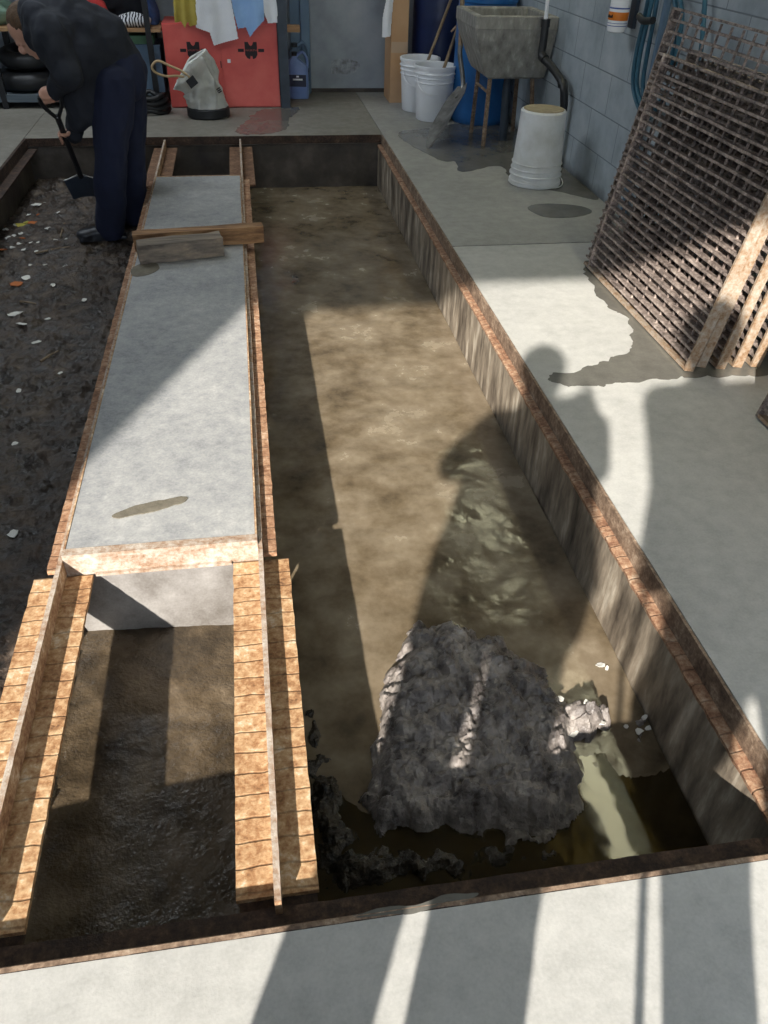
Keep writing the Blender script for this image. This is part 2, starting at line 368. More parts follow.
def pit_wall(name, a, b, axis, thick, z0, z1, m, amp=.004):
    bm = bmesh.new(); n = 90; k = 8
    grid = []
    for i in range(n+1):
        col = []
        for j in range(k+1):
            t = a+(b-a)*i/n; z = z0+(z1-z0)*j/k
            d = noise.noise(Vector((t*9, z*14, 2)))*amp + noise.noise(Vector((t*2.2, z*3, 9)))*amp*1.5
            col.append(bm.verts.new((thick[0]+d, t, z) if axis == 'Y' else (t, thick[0]+d, z)))
        grid.append(col)
    for i in range(n):
        for j in range(k): bm.faces.new((grid[i][j], grid[i+1][j], grid[i+1][j+1], grid[i][j+1]))
    ex = bmesh.ops.extrude_face_region(bm, geom=bm.faces[:])
    dv = Vector((thick[1]-thick[0], 0, 0)) if axis == 'Y' else Vector((0, thick[1]-thick[0], 0))
    for v in [g for g in ex['geom'] if isinstance(g, bmesh.types.BMVert)]: v.co += dv
    return struct(name, bm, m)
pit_wall('wall_pit_right', YF, YB, 'Y', (.928, .985), -.44, -.072, M['pitwall'])
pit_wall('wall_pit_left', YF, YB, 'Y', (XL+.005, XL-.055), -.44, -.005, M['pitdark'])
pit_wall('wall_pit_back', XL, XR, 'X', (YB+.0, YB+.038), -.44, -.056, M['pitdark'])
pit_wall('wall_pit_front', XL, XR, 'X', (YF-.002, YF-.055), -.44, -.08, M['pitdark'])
# steel angles framing the pit
def plate2(x0, x1, y0, y1, z0, z1, amp, seed):
    bm = bmesh.new(); n = int((y1-y0)/.012); L = []
    for i in range(n+1):
        y = y0+(y1-y0)*i/n; e = amp*noise.noise(Vector((y*25, seed, 0)))+amp*noise.noise(Vector((y*6, seed, 4)))
        L.append([bm.verts.new(q) for q in ((x0, y, z0), (x1, y, z0), (x1, y, z1+e*.3), (x0+e, y, z1+e*.3))])
    for a, b in zip(L, L[1:]):
        for k in range(4): bm.faces.new((a[k], a[(k+1) % 4], b[(k+1) % 4], b[k]))
    bm.faces.new(L[0]); bm.faces.new(L[-1][::-1]); return bm
def ledge_bm():
    bm = bmesh.new(); n = 420; L = []
    for i in range(n+1):
        y = YF+.004+(YB-YF-.01)*i/n
        chip = .004*noise.noise(Vector((y*22, 0, 0)))+.006*max(0, noise.noise(Vector((y*4, 3, 0))))
        nz = .0018*noise.noise(Vector((y*60, 5, 1)))
        prof = [(.922+chip, -.078), (.920+chip, -.066+nz), (.930, -.0625+nz), (.949, -.0615+nz), (.949, -.078), (.94, -.078), (.935, -.078), (.93, -.078)]
        L.append([bm.verts.new((x, y, z)) for x, z in prof])
    for a, b in zip(L, L[1:]):
        for k in range(8): bm.faces.new((a[k], a[(k+1) % 8], b[(k+1) % 8], b[k]))
    bm.faces.new(L[0]); bm.faces.new(L[-1][::-1]); return bm
struct('trim_right', ledge_bm(), M['rustledge'])
struct('trim_5', plate2(.9493, .9575, YF+.004, YB-.006, -.078, .0005, .0012, 4), M['rustmid'])
bm = bmesh.new()
def lip(bm, y, s, x0, x1, out=.07, h=.09, top=.001):
    n = 200; L = []
    for i in range(n+1):
        x = x0+(x1-x0)*i/n; e = .0015*noise.noise(Vector((x*30, y, 0)))
        prof = [(y-s*.012, -h), (y-s*.011+e, top), (y-s*.003, top+.0005), (y-s*.0, -.002), (y, -h+.012), (y+s*out+e, -h+.01), (y+s*out+e, -h)]
        L.append([bm.verts.new((x, q, z)) for q, z in prof])
    for a, b in zip(L, L[1:]):
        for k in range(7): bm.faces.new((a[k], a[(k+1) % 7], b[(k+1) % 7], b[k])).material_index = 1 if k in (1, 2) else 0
    bm.faces.new(L[0]); bm.faces.new(L[-1][::-1])
lip(bm, YF, 1, XL, .917, .06, .074); struct('trim_front', bm, [M['rustdark'], M['rustmid']])  # sunlit lip top coloured paler than the shaded ledge below it
struct('trim_back', B((XL, XR-.012, YB-.012, YB-.001, -.05, .001)), M['rustdark'])
struct('trim_left', B((XL-.004, XL+.012, YF+.002, YB-.014, -.07, .001), (XL+.012, XL+.07, YF+.07, YB-.014, -.07, -.062)), M['rustdark'])
# pier that carries the cover slab
struct('wall_bay', B((WN-.004, WN+.004, YF+.003, 1.60, -.44, -.079)), M['pitdark'])  # unseen thin wall added to stop sun passing under the right beam
struct('wall_pier', B((WL+.009, WN-.009, 1.612, 5.01, -.44, -.062)), M['pier'])
struct('wall_right', B((XWR, XWR+.2, YD-.2, YW+.2, -.02, 3.2)), M['block'])
struct('wall_back', B((-4.2, XWR, YW, YW+.2, -.02, 3.2)), M['backwall'])
struct('wall_left', B((-4.4, -4.2, YD-.2, YW+.2, -.02, 3.2)), M['backwall'])
struct('wall_front', B((-4.2, XJ, YD-.2, YD, 0, 3.2), (XJ, XWR, YD-.2, YD, HD, 3.2)), M['backwall'])
struct('ceiling', B((-4.4, XWR+.2, YD-.2, YW+.2, 3.2, 3.35)), M['ceiling'])
# flat panel door in the back wall with its frame post, right of the cabinet
d0 = WY(311, 80, YW); d1 = WY(405, 80, YW)
struct('door_1', B((d0.x, d1.x+.3, YW-.03, YW-.001, .02, 2.1)), M['backwall'])
struct('trim_4', B((d0.x-.075, d0.x-.004, YW-.06, YW-.001, 0, 2.2), (d0.x-.16, d0.x-.08, YW-.03, YW-.001, 0, 2.2)), M['bluegrey'])
struct('baseboard_back', B((d0.x, d1.x+.3, YW-.045, YW-.031, 0.001, .03)), M['pitdark'])
o = obj('ground', B((-14, 14, -22, YD-.2, -.3, 0)), M['apron'], origin=(0, 0, 0)); o['kind'] = 'structure'

pm = []
for k in range(26):
    a = 2*PI*k/26; q = 1+.5*noise.noise(Vector((math.cos(a)*2, math.sin(a)*2, 5))); c_ = WY(345, 67, YW-.03); pm.append((c_.x+.13*q*math.cos(a), c_.z+.06*q*math.sin(a)))
bm = bmesh.new(); add_prism(bm, pm, -.0015, 0, Matrix(((1, 0, 0, 0), (0, 0, 1, YW-.0305), (0, 1, 0, 0), (0, 0, 0, 1))))
tag(obj('flaking_patch', bm, mat('flaking_paint', [(92,92,88), (150,156,162), (184,190,196)], scale=16, rough=.9, bump=.5)), 'pale flaking patch low on the grey panel of the back wall', 'paint patch')

# ------------------------------------------------------------------ mud, soil, sludge, water
def hbase(x, y):
    t = (y-YF)/(YB-YF)
    main = -.318-.03*t
    if y < 1.45: u = min(1, (1.45-y)/.6); main -= .022*u*u*(3-2*u)
    left = -.262
    if x > -.05: return main
    if x < -.56: return left+(0 if x < -.7 else (x+.7)/.14*-.02)
    s = (x+.56)/.51
    return -.285*(1-s)+main*s
def mudfield(name, x0, x1, y0, y1, amp, sc, m, nx, ny, extra=None):
    bm = bmesh.new(); g = []
    for i in range(nx+1):
        c = []
        for j in range(ny+1):
            x = x0+(x1-x0)*i/nx; y = y0+(y1-y0)*j/ny
            p = Vector((x, y, 0))*sc
            h = noise.fractal(p, .8, 2.1, 6)*amp
            if extra: h += extra(x, y)
            c.append(bm.verts.new((x, y, hbase(x, y)+h)))
        g.append(c)
    for i in range(nx):
        for j in range(ny): bm.faces.new((g[i][j], g[i+1][j], g[i+1][j+1], g[i][j+1]))
    bd = [e for e in bm.edges if e.is_boundary]
    ex = bmesh.ops.extrude_edge_only(bm, edges=bd)
    for v in [q for q in ex['geom'] if isinstance(q, bmesh.types.BMVert)]: v.co.z = -.445
    return obj(name, bm, m, smooth=True)
def clod(x, y):
    k = max(0, noise.noise(Vector((x*9, y*9, 4))))**1.5*.05
    return k+.012*noise.turbulence(Vector((x*26, y*26, 1)), 3, False)
tag(mudfield('mud', -.048, .925, YF+.002, YB-.004, .004, 4, M['mud'], 130, 560), 'smooth brown silt covering the bottom of the long right channel', 'mud', kind='stuff')
tag(mudfield('soil', XL+.012, -.562, YF+.002, YB-.004, .012, 6, M['dirt'], 150, 620, clod), 'dark clumpy wet soil filling the left pit', 'soil', kind='stuff')
def edge_rise(x, y): return .002*noise.turbulence(Vector((x*20, y*20, 1)), 3, False)
tag(mudfield('mud', -.561, -.049, YF+.002, 1.62, .003, 9, M['mudwet'], 90, 170, edge_rise), 'wet brown mud in the small near bay between the beams', 'mud', kind='stuff')
tag(mudfield('mud', -.561, -.049, 5.012, YB-.004, .006, 7, M['dirt'], 40, 70), 'dark mud in the small far bay between the beams', 'mud', kind='stuff')

# sludge heap: outline traced on the pit bottom
HP = [(352,790), (372,735), (372,692), (398,640), (415,618), (455,622), (500,640), (545,662), (560,690), (610,702), (618,735), (585,742), (592,790), (578,830), (540,842), (480,838), (420,830), (372,835)]
HPW = [FL(x, y, -.315) for x, y in HP]
def inside_d(px, py, poly):
    ins = False; d = 9
    for i in range(len(poly)):
        a, b = poly[i], poly[(i+1) % len(poly)]
        if (a.y > py) != (b.y > py) and px < (b.x-a.x)*(py-a.y)/(b.y-a.y)+a.x: ins = not ins
        e = b-a; t = max(0, min(1, ((px-a.x)*e.x+(py-a.y)*e.y)/(e.x*e.x+e.y*e.y)))
        d = min(d, math.hypot(px-a.x-t*e.x, py-a.y-t*e.y))
    return d if ins else -d
def heap(name, poly, h, m, step=.0055, rim=.14, rag=.03, rgh=1.0):
    xs = [p.x for p in poly]; ys = [p.y for p in poly]
    x0, x1, y0, y1 = min(xs)-.05, max(xs)+.05, min(ys)-.05, max(ys)+.05
    nx, ny = int((x1-x0)/step), int((y1-y0)/step)
    bm = bmesh.new(); vt = {}
    for i in range(nx+1):
        for j in range(ny+1):
            x, y = x0+i*step, y0+j*step
            d = inside_d(x, y, poly)+rag*noise.turbulence(Vector((x*16, y*16, 3)), 4, False)-rag*.5
            if d < -.004: continue
            p = min(1, max(0, d)/rim); hh = h*(1-(1-p)**2.4)
            tb = (noise.turbulence(Vector((x*10, y*10, 6)), 5, True)-.45)*.05*rgh + (noise.turbulence(Vector((x*42, y*42, 2)), 4, True)-.4)*.018*rgh
            z = hbase(x, y)+max(-.004, hh+tb*min(1, d/.03+.25)) if d > 0 else hbase(x, y)-.006
            vt[i, j] = bm.verts.new((x+.004*noise.noise(Vector((x*50, y*50, 0))), y+.004*noise.noise(Vector((x*50, y*50, 8))), z))
    for (i, j) in list(vt):
        q = [(i, j), (i+1, j), (i+1, j+1), (i, j+1)]
        if all(k in vt for k in q): bm.faces.new([vt[k] for k in q])
    bmesh.ops.delete(bm, geom=[v for v in bm.verts if not v.link_faces], context='VERTS')
    return obj(name, bm, m, smooth=True)
tag(heap('sludge_heap', HPW, .085, M['sludge']), 'grey lumpy sludge heaped on the channel bottom near the front edge', 'sludge', kind='stuff')
# black gritty muck lying along the near left corner of the long channel
MK = [FL(x, y, -.315) for x, y in [(306,902), (300,700), (322,700), (334,760), (352,800), (372,836), (440,838), (560,842), (575,856), (480,872), (400,886)]]
tag(heap('muck', MK, .02, M['muck'], rim=.07, rag=.045), 'thin black gritty muck between sludge heap and front edge', 'muck', kind='stuff')
MK2 = [FL(x, y, -.315) for x, y in [(632,715), (650,705), (655,735), (640,745), (628,738)]]
tag(heap('sludge', MK2, .012, M['sludge'], rim=.03, rag=.04), 'small splatter of sludge beside the right channel wall', 'sludge', kind='stuff')
wb = bmesh.new(); vs = [wb.verts.new(v) for v in ((-.047, YF+.003, -.3385), (.924, YF+.003, -.3385), (.924, 1.35, -.3385), (-.047, 1.35, -.3385))]; wb.faces.new(vs)
bmesh.ops.subdivide_edges(wb, edges=wb.edges[:], cuts=12, use_grid_fill=True)
tag(obj('water', wb, M['water']), 'shallow murky water at the near end of the long channel', 'water', kind='stuff')

# ------------------------------------------------------------------ beams and slab
def plate(x0, x1, y0, y1, z0, z1, amp=.003, seed=0, topm=False):
    bm = bmesh.new(); n = max(8, int((y1-y0)/.012)); L = []
    for i in range(n+1):
        y = y0+(y1-y0)*i/n
        e = amp*noise.noise(Vector((y*25, seed, 0))); f = amp*noise.noise(Vector((y*25, seed+9, 0)))
        L.append([bm.verts.new(q) for q in ((x0+e, y, z0), (x1+f, y, z0), (x1+f, y, z1), (x0+e, y, z1))])
    for a, b in zip(L, L[1:]):
        for k in range(4): bm.faces.new((a[k], a[(k+1) % 4], b[(k+1) % 4], b[k]))
    bm.faces.new(L[0]); bm.faces.new(L[-1][::-1])
    if topm:
        for f in bm.faces:
            if all(abs(v.co.z-z1) < 1e-5 for v in f.verts): f.material_index = 1
    return bm
for X, lab, out in ((WL, 'long rusty steel beam along the left side of the cover slab', -1), (WN, 'long rusty steel beam between cover slab and long channel', 1)):
    t = thing('steel_beam', lab, 'steel beam', (X, 3.3, -.1), 'steel beams crossing the pit')
    obj('web', plate(X-.006, X+.006, .655, YB-.016, -.065, -.014, .001, 1, True), [M['rustplain'], M['rustpale']], t)
    obj('flange', plate(X-.076, X+.073, .69, 1.60, -.078, -.066, .002, 3), M['rust'], t)
    if out > 0: obj('flange', plate(X+.0065, X+.042, 1.59, 5.05, -.046, -.034, .003, 5), M['ruststrip'], t)
    else: obj('flange', plate(X-.036, X-.0065, 1.59, 5.05, -.046, -.034, .003, 5), M['ruststrip'], t)
    obj('flange', plate(X-.078, X+.078, 5.055, YB-.015, -.078, -.066, .002, 7), M['rustfar'], t)
    sb = B((X-.07, X+.07, .60, .70, -.090, -.0785)); obj('bearing_plate', sb, M['rustdark'], t)
t = thing('cover_slab', 'long grey concrete cover slab framed by rusty steel, between the beams', 'slab', ((WL+WN)/2, 3.3, -.06))
bm = B((WL+.012, WN-.012, 1.634, 5.006, -.058, 0)); obj('slab_panel', bm, M['slab'], t)
obj('edge_bar', B((WL+.0065, WL+.0115, 1.632, 5.012, -.05, .002)), M['rustplain'], t)
obj('edge_bar', B((WN-.0115, WN-.0065, 1.632, 5.012, -.05, .002)), M['rustplain'], t)
obj('end_angle', plate(WL+.0065, WN-.0065, 1.604, 1.632, -.012, .002, 0), M['rustpale'], t)
obj('end_angle', B((WL+.0065, WN-.0065, 5.007, 5.016, -.04, .002)), M['rustplain'], t)
t = thing('support_angle', 'pale rusted steel angle under the near end of the cover slab', 'steel angle', (-.3, 1.6, -.08))
obj('angle_leg', B((WL+.0065, WN-.0065, 1.606, 1.6115, -.07, -.014)), M['rustpale'], t)
obj('angle_leg', B((WL+.08, WN-.08, 1.596, 1.6055, -.07, -.062)), M['rustpale'], t)

# mud streak and stains on slab / floor
def blot(name, pts, z, m, th=.0015, rag=.008, n=16):
    P = smooth_path([FL(x, y, z) for x, y in pts], n, closed=True)
    poly = []
    for i, p in enumerate(P):
        k = rag*noise.fractal(Vector((p.x*12, p.y*12, 2)), .7, 2.2, 5); k2 = rag*noise.fractal(Vector((p.x*12, p.y*12, 22)), .7, 2.2, 5)
        poly.append((p.x+k, p.y+k2))
    bm = bmesh.new(); add_prism(bm, poly, z+.0004, z+.0004+th); return obj(name, bm, m)
tag(blot('mud_smear', [(113,516), (135,506), (160,501), (182,497), (186,500), (165,508), (140,514), (118,519)], 0, M['mudstain'], .003), 'brown mud smear on the near end of the cover slab', 'mud smear')
tag(blot('mud_smear', [(133,268), (150,262), (160,268), (148,275), (134,276)], 0, M['mudstain'], .002), 'faint mud smear beside the short timber on the slab', 'mud smear')
tag(blot('puddle', [(585,268), (600,300), (628,320), (632,345), (600,362), (556,376), (552,382), (590,387), (640,381), (700,377), (768,374), (800,350), (760,330), (700,320), (640,290), (600,262)], 0, M['wet'], .001, .025), 'damp patch on the concrete around the foot of the leaning grates', 'damp patch')
tag(blot('puddle', [(406,142), (440,160), (455,162), (462,172), (500,166), (515,182), (560,192), (598,200), (590,188), (572,170), (560,130), (520,118), (470,122), (430,128), (400,132)], 0, M['wet'], .001, .010), 'large damp patch on the floor under the sink and upturned bucket', 'damp patch')
tag(blot('puddle', [(237,128), (250,118), (262,110), (284,108), (300,108), (288,120), (284,130), (262,134), (240,134)], 0, M['wet'], .001, .025), 'damp stain on the floor running from cabinet to pit edge', 'damp patch')

tag(blot('puddle', [(528,208), (545,204), (578,206), (592,212), (575,217), (545,217)], 0, M['wet'], .002, .004), 'small dark wet patch in front of the upturned bucket', 'damp patch')
tag(blot('puddle', [(350,917), (400,906), (472,893), (470,899), (440,906), (400,915)], 0, M['wet'], .001, .006), 'thin damp patch along the near pit edge', 'damp patch')
# timbers on the slab
def timber(name, a, b, w, h, m, z0, seed):
    a, b = Vector(a), Vector(b); d = (b-a); L = d.length; ang = math.atan2(d.y, d.x)
    bm = bmesh.new(); add_box(bm, 0, L, -w/2, w/2, 0, h)
    bmesh.ops.subdivide_edges(bm, edges=[e for e in bm.edges if e.calc_length() > L*.9], cuts=24)
    bmesh.ops.subdivide_edges(bm, edges=[e for e in bm.edges if .03 < e.calc_length() < .2], cuts=2, use_grid_fill=True)
    mt = Matrix.Translation((a.x, a.y, z0)) @ Matrix.Rotation(ang, 4, 'Z')
    for v in bm.verts:
        p = v.co*14+Vector((seed, 0, 0)); v.co += Vector((noise.noise(p), noise.noise(p+Vector((9, 0, 0))), max(0, noise.noise(p+Vector((0, 9, 0))))*.6))*.007
        if v.co.z < .002: v.co.z = 0
        v.co = mt @ v.co
    return obj(name, bm, m)
tag(timber('timber', (-.565, 3.80, 0), (.04, 3.875, 0), .06, .078, M['timber'], .003, 3), 'long brown stained timber lying across the cover slab', 'timber')
tag(timber('timber', (-.53, 3.645, 0), (-.155, 3.725, 0), .09, .085, M['timbergrey'], .003, 8), 'short grey weathered timber in front of the longer brown timber', 'timber')

# ------------------------------------------------------------------ grates leaning at right
def grate(loc, y0, L, H, lean, label, group='steel grates leaning against the block wall', sp=.0355, depth=.034, cross=.085, deep=.016, inset=0.):
    t = thing('steel_grate', label, 'grate', loc, group)
    th = math.atan(lean)
    V = Vector((math.sin(th), 0, math.cos(th))); W = Vector((-math.cos(th), 0, math.sin(th))); U = Vector((0, 1, 0))
    mt = Matrix((U, V, W)).transposed().to_4x4(); mt.translation = Vector((loc[0], y0, depth*math.sin(th)+.001))
    bm = bmesh.new(); n = int(round(H/sp))
    for i in range(1, n):
        v = H*i/n; a = .0025*noise.noise(Vector((i*3.3, loc[0]*9, 0))); ks = 30
        L2 = []
        for k in range(ks+1):
            u = .0108+(L-.0108-(0 if inset else .0108))*k/ks; e = a+.0016*noise.noise(Vector((u*7, i*5.1, loc[0]))); q = .0012*noise.noise(Vector((u*30, i*2.1, 4)))
            L2.append([bm.verts.new(mt @ Vector((u, v+dv+e, dw+q))) for dv, dw in ((-.0045, -depth+.002), (.0045, -depth+.002), (.0045, -.001), (-.0045, -.001))])
        for p, q in zip(L2, L2[1:]):
            for k in range(4): bm.faces.new((p[k], p[(k+1) % 4], q[(k+1) % 4], q[k]))
        bm.faces.new(L2[0]); bm.faces.new(L2[-1][::-1])
    obj('bearing_bars', bm, M['grate'], t)
    bm = bmesh.new(); k = int(round(L/cross))
    for i in range(1, k):
        u = L*i/k
        add_box(bm, u-.003, u+.003, .012, H-.012, -deep-.008, -deep, mt)
    obj('cross_bars', bm, M['grate'], t)
    for u0 in (0, L-.0105-inset):
        bm = bmesh.new(); add_box(bm, u0, u0+.0105, 0, H, -depth, .003, mt)
        obj('end_bar', bm, M['grateend'] if u0 == 0 else M['grate'], t)
    bm = bmesh.new(); add_box(bm, .0106, L-.0106, 0, .0105, -depth, .002, mt); obj('bottom_bar', bm, M['grateend'], t)
    bm = bmesh.new(); add_box(bm, .0106, L-.0106, H-.008, H, -depth, .001, mt); obj('top_bar', bm, M['grate'], t)
    return t
grate((1.527, 2.9, 0), 2.365, 1.07, .885, .175, 'rusty steel grate at the front of the leaning stack', inset=.055)
grate((1.588, 2.95, 0), 2.39, 1.13, 1.03, .155, 'taller rusty grate directly behind the front one, its open squares above it', sp=.041, cross=.08, deep=.002)
grate((1.655, 2.9, 0), 2.37, 1.0, .90, .145, 'third steel grate of the leaning stack counted from the front')
grate((1.725, 2.9, 0), 2.375, 1.0, .86, .14, 'fourth steel grate of the leaning stack counted from the front')
grate((1.795, 2.9, 0), 2.37, 1.0, .86, .135, 'rearmost steel grate of the leaning stack, nearest the block wall')
grate((1.625, 1.5, 0), 1.04, 1.0, .8, .2, 'separate rusty grate at the right edge, nearer than the stack', None)

# ------------------------------------------------------------------ buckets
def bucket(cx, cy, label, m, inverted=False, H=.37, group='white plastic buckets'):
    t = thing('bucket', label, 'bucket', (cx, cy, 0), group)
    rb, rt = .130, .150; Q = H/.37
    prof = [(rb-.008, 0.002), (rb, .01)]
    for z, dr in ((.255, 0), (.258, .006), (.262, .006), (.265, 0), (.285, 0), (.288, .006), (.292, .006), (.295, 0), (.312, 0), (.315, .009), (.321, .009), (.324, 0), (.345, 0), (.348, .006), (.366, .007), (.37, .003)):
        z *= Q; prof.append((rb+(rt-rb)*z/H+dr, z))
    prof += [(rt-.004, H-.002)]
    inner = [(rb+(rt-rb)*z/H-.006, z) for z in (.34, .2, .02)]
    full = prof+inner+[(.002, .012)]
    if inverted: full = [(r, H-z) for r, z in full]
    bm = bmesh.new(); add_lathe(bm, full, (cx, cy, .001), 48, cap_bottom=True)
    obj('bucket_body', bm, m, t, smooth=True)
    if inverted:
        bm = bmesh.new(); add_lathe(bm, [(rb-.014, 0), (rb-.014, .003), (.001, .004)], (cx, cy, H-.0005), 40); obj('bucket_bottom', bm, M['concrete_cap'], t, smooth=True)
    bm = bmesh.new(); pts = []
    for i in range(25):
        a = PI*i/24
        if inverted:
            p = Vector((cx+.17*math.cos(a+PI*1.25), cy+.17*math.sin(a+PI*1.25), .05-.043*math.sin(a)))
        else:
            ax = Vector((math.cos(.35), math.sin(.35), 0)); fr = Vector((-.2, -1, 0)).normalized()
            p = Vector((cx, cy, .305))+ax*.155*math.cos(a)+fr*math.sin(a)*.158-Vector((0, 0, .115*math.sin(a)))
        pts.append(p)
    add_tube(bm, pts, .0035, 8); obj('handle', bm, m, t, smooth=True)
    return t
b1 = FL(417, 112); b2 = FL(434, 121)
BK1 = (b1.x+.02, b1.y+.07); BK2 = (b2.x, b2.y+.06)
bucket(*BK1, 'white bucket at the back, beside the cardboard box, holding a tall stick', M['plastic_white'])
bucket(*BK2, 'white bucket in front of the other, its wire handle hanging down', M['plastic_white'])
bucket(1.70, 4.75, 'grimy white bucket standing upside down by the block wall', M['plastic_dirty'], True, .405)
# sticks in the buckets
def stick(name, a, b, r, m, label, cat):
    bm = bmesh.new(); a, b = Vector(a), Vector(b)
    P = [a.lerp(b, i/8)+Vector((noise.noise(Vector((i, 3, 1)))*.002, 0, 0)) for i in range(9)]
    add_tube(bm, P, r, 10); return tag(obj(name, bm, m, smooth=True), label, cat)
q = WY(427, 63, BK1[1]-.03); q2 = WY(456, -14, BK1[1]+.12); dd = (q-q2).normalized()
stick('wooden_stick', q+dd*(q.z-.05)/abs(dd.z)*.7, q2-dd*.12, .011, M['handle'], 'long grey wooden stick leaning out of the back bucket', 'stick')
q = WY(444, 68, BK2[1]-.02); q2 = WY(458, 27, BK2[1]+.05); dd = (q-q2).normalized()
t = thing('scraper', 'short wooden handled scraper standing in the front white bucket', 'tool', (q.x, q.y, .05))
bm = bmesh.new(); add_tube(bm, [q+dd*(q.z-.05)/abs(dd.z)*.95, q2], .012, 10); obj('handle', bm, M['handle'], t, smooth=True)
bm = bmesh.new(); add_tube(bm, [q2+Vector((.02, 0, .012)), q2+Vector((-.015, 0, .0)), q2+Vector((-.05, 0, -.03))], [.012, .01, .006], 10); obj('crosspiece', bm, M['rustplain'], t, smooth=True)
# square shovel
tip = FL(429, 149); nk = WY(463, 86, tip.y+.42); nk2 = WY(460, 56, tip.y+.48); hp = WY(463.5, -30, tip.y+.62)
t = thing('shovel', 'long handled shovel leaning between buckets and sink, blade down', 'shovel', tip)
d = (nk-tip); L = d.length; d.normalize(); side = d.cross(Vector((0, 0, 1))).normalized(); side = (side*.55+Vector((.2, -.35, .5))).normalized(); side = (side-d*side.dot(d)).normalized(); nrm = side.cross(d)
bm = bmesh.new(); g = []
for i in range(15):
    s = i/14; row = []
    wd = (.015+.075*min(1, s*3.2)**.7)*(1 if s < .8 else 1-(s-.8)*2.6)
    for j in range(9):
        e = j/4-1; row.append(bm.verts.new(tip+Vector((0, 0, .004))+d*L*s+side*wd*e+nrm*(.02*e*e*(1-abs(s-.5))-.004)))
    g.append(row)
for a, b in zip(g, g[1:]):
    for k in range(8): bm.faces.new((a[k], a[k+1], b[k+1], b[k]))
ex = bmesh.ops.extrude_face_region(bm, geom=bm.faces[:])
for v in [x for x in ex['geom'] if isinstance(x, bmesh.types.BMVert)]: v.co += nrm*.003
obj('blade', bm, M['steel'], t, smooth=True)
bm = bmesh.new(); add_tube(bm, smooth_path([tip+d*L*.8, nk, nk2, nk2.lerp(hp, .12)], 6), [.012]*6+[.017]*12+[.019], 12); obj('socket', bm, M['steel'], t, smooth=True)
bm = bmesh.new(); add_tube(bm, [nk2.lerp(hp, .1), nk2.lerp(hp, .5), hp], .0165, 12); obj('handle', bm, M['handle'], t, smooth=True)

# ------------------------------------------------------------------ drums
def drum(cx, cy, r, H, label, m, lidm):
    t = thing('plastic_drum', label, 'drum', (cx, cy, 0), 'plastic drums behind the sink')
    prof = [(r*.93, .0), (r*.98, .015), (r, .05), (r, H*.3), (r*1.015, H*.32), (r, H*.34), (r, H*.64), (r*1.015, H*.66), (r, H*.68), (r, H-.09), (r*.97, H-.05), (r*.97, H-.035), (r*1.0, H-.03), (r*1.0, H-.005), (r*.95, H), (r*.9, H-.012), (.01, H-.014)]
    bm = bmesh.new(); add_lathe(bm, prof, (cx, cy, .002), 56); obj('drum_body', bm, m, t, smooth=True)
    for a in (.8, 3.6):
        bm = bmesh.new(); add_lathe(bm, [(.032, 0), (.032, .012), (.026, .016), (.001, .016)], (cx+r*.62*math.cos(a), cy+r*.62*math.sin(a), H-.012), 24); obj('bung', bm, lidm, t, smooth=True)
drum(1.762, 6.39, .212, .80, 'bright blue plastic drum standing behind the sink legs', M['blue'], M['plastic_white'])
drum(1.60, 7.15, .225, .9, 'dark navy plastic drum behind the white buckets', M['navy'], M['black'])

# ------------------------------------------------------------------ laundry sink
t = thing('laundry_sink', 'old grey concrete laundry sink standing on thin rusty legs', 'sink', (1.7, 5.75, 0))
zt, zb = .775, .415
T0 = [(1.455, 5.50), (1.983, 5.50), (1.983, 6.05), (1.455, 6.05)]
B0 = [(1.575, 5.58), (1.965, 5.58), (1.965, 6.0), (1.575, 6.0)]
bm = bmesh.new()
def ringv(P, z, ins=0, wob=0):
    cx = sum(p[0] for p in P)/4; cyy = sum(p[1] for p in P)/4; out = []
    R = []
    for i in range(4):
        a, b = Vector(P[i]), Vector(P[(i+1) % 4])
        for k in range(6): R.append(a.lerp(b, (k+.0)/6))
    for p in R:
        sx = p.x-cx; sy2 = p.y-cyy
        x = cx+sx-(ins if sx > 0 else -ins)*min(1, abs(sx)/.15); y = cyy+sy2-(ins if sy2 > 0 else -ins)*min(1, abs(sy2)/.15)
        out.append(bm.verts.new((x, y, z+wob*noise.noise(Vector((x*9, y*9, z))))))
    return out
rings = [ringv(B0, zb, .02), ringv(B0, zb+.012)]
for k in range(1, 6):
    s = k/6; P = [(b[0]+(a[0]-b[0])*s, b[1]+(a[1]-b[1])*s) for a, b in zip(T0, B0)]
    rings.append(ringv(P, zb+(zt-.09-zb)*s+.0))
P = [(b[0]+(a[0]-b[0])*.97, b[1]+(a[1]-b[1])*.97) for a, b in zip(T0, B0)]
rings += [ringv(P, zt-.075), ringv(T0, zt-.07), ringv(T0, zt-.005), ringv(T0, zt, .006), ringv(T0, zt, .04), ringv(T0, zt-.01, .046)]
rings += [ringv(P, zt-.1, .05), ringv(B0, zb+.06, .05)]
for a, b in zip(rings, rings[1:]):
    n = len(a)
    for k in range(n): bm.faces.new((a[k], a[(k+1) % n], b[(k+1) % n], b[k]))
bm.faces.new(rings[0][::-1]); bm.faces.new(rings[-1])
obj('basin', bm, M['tub'], t)
legs = [((1.61, 5.62), FL(483, 146)), ((1.62, 5.96), FL(471, 133)), ((1.90, 5.62), Vector((1.935, 5.56, 0))), ((1.90, 5.96), Vector((1.935, 6.02, 0)))]
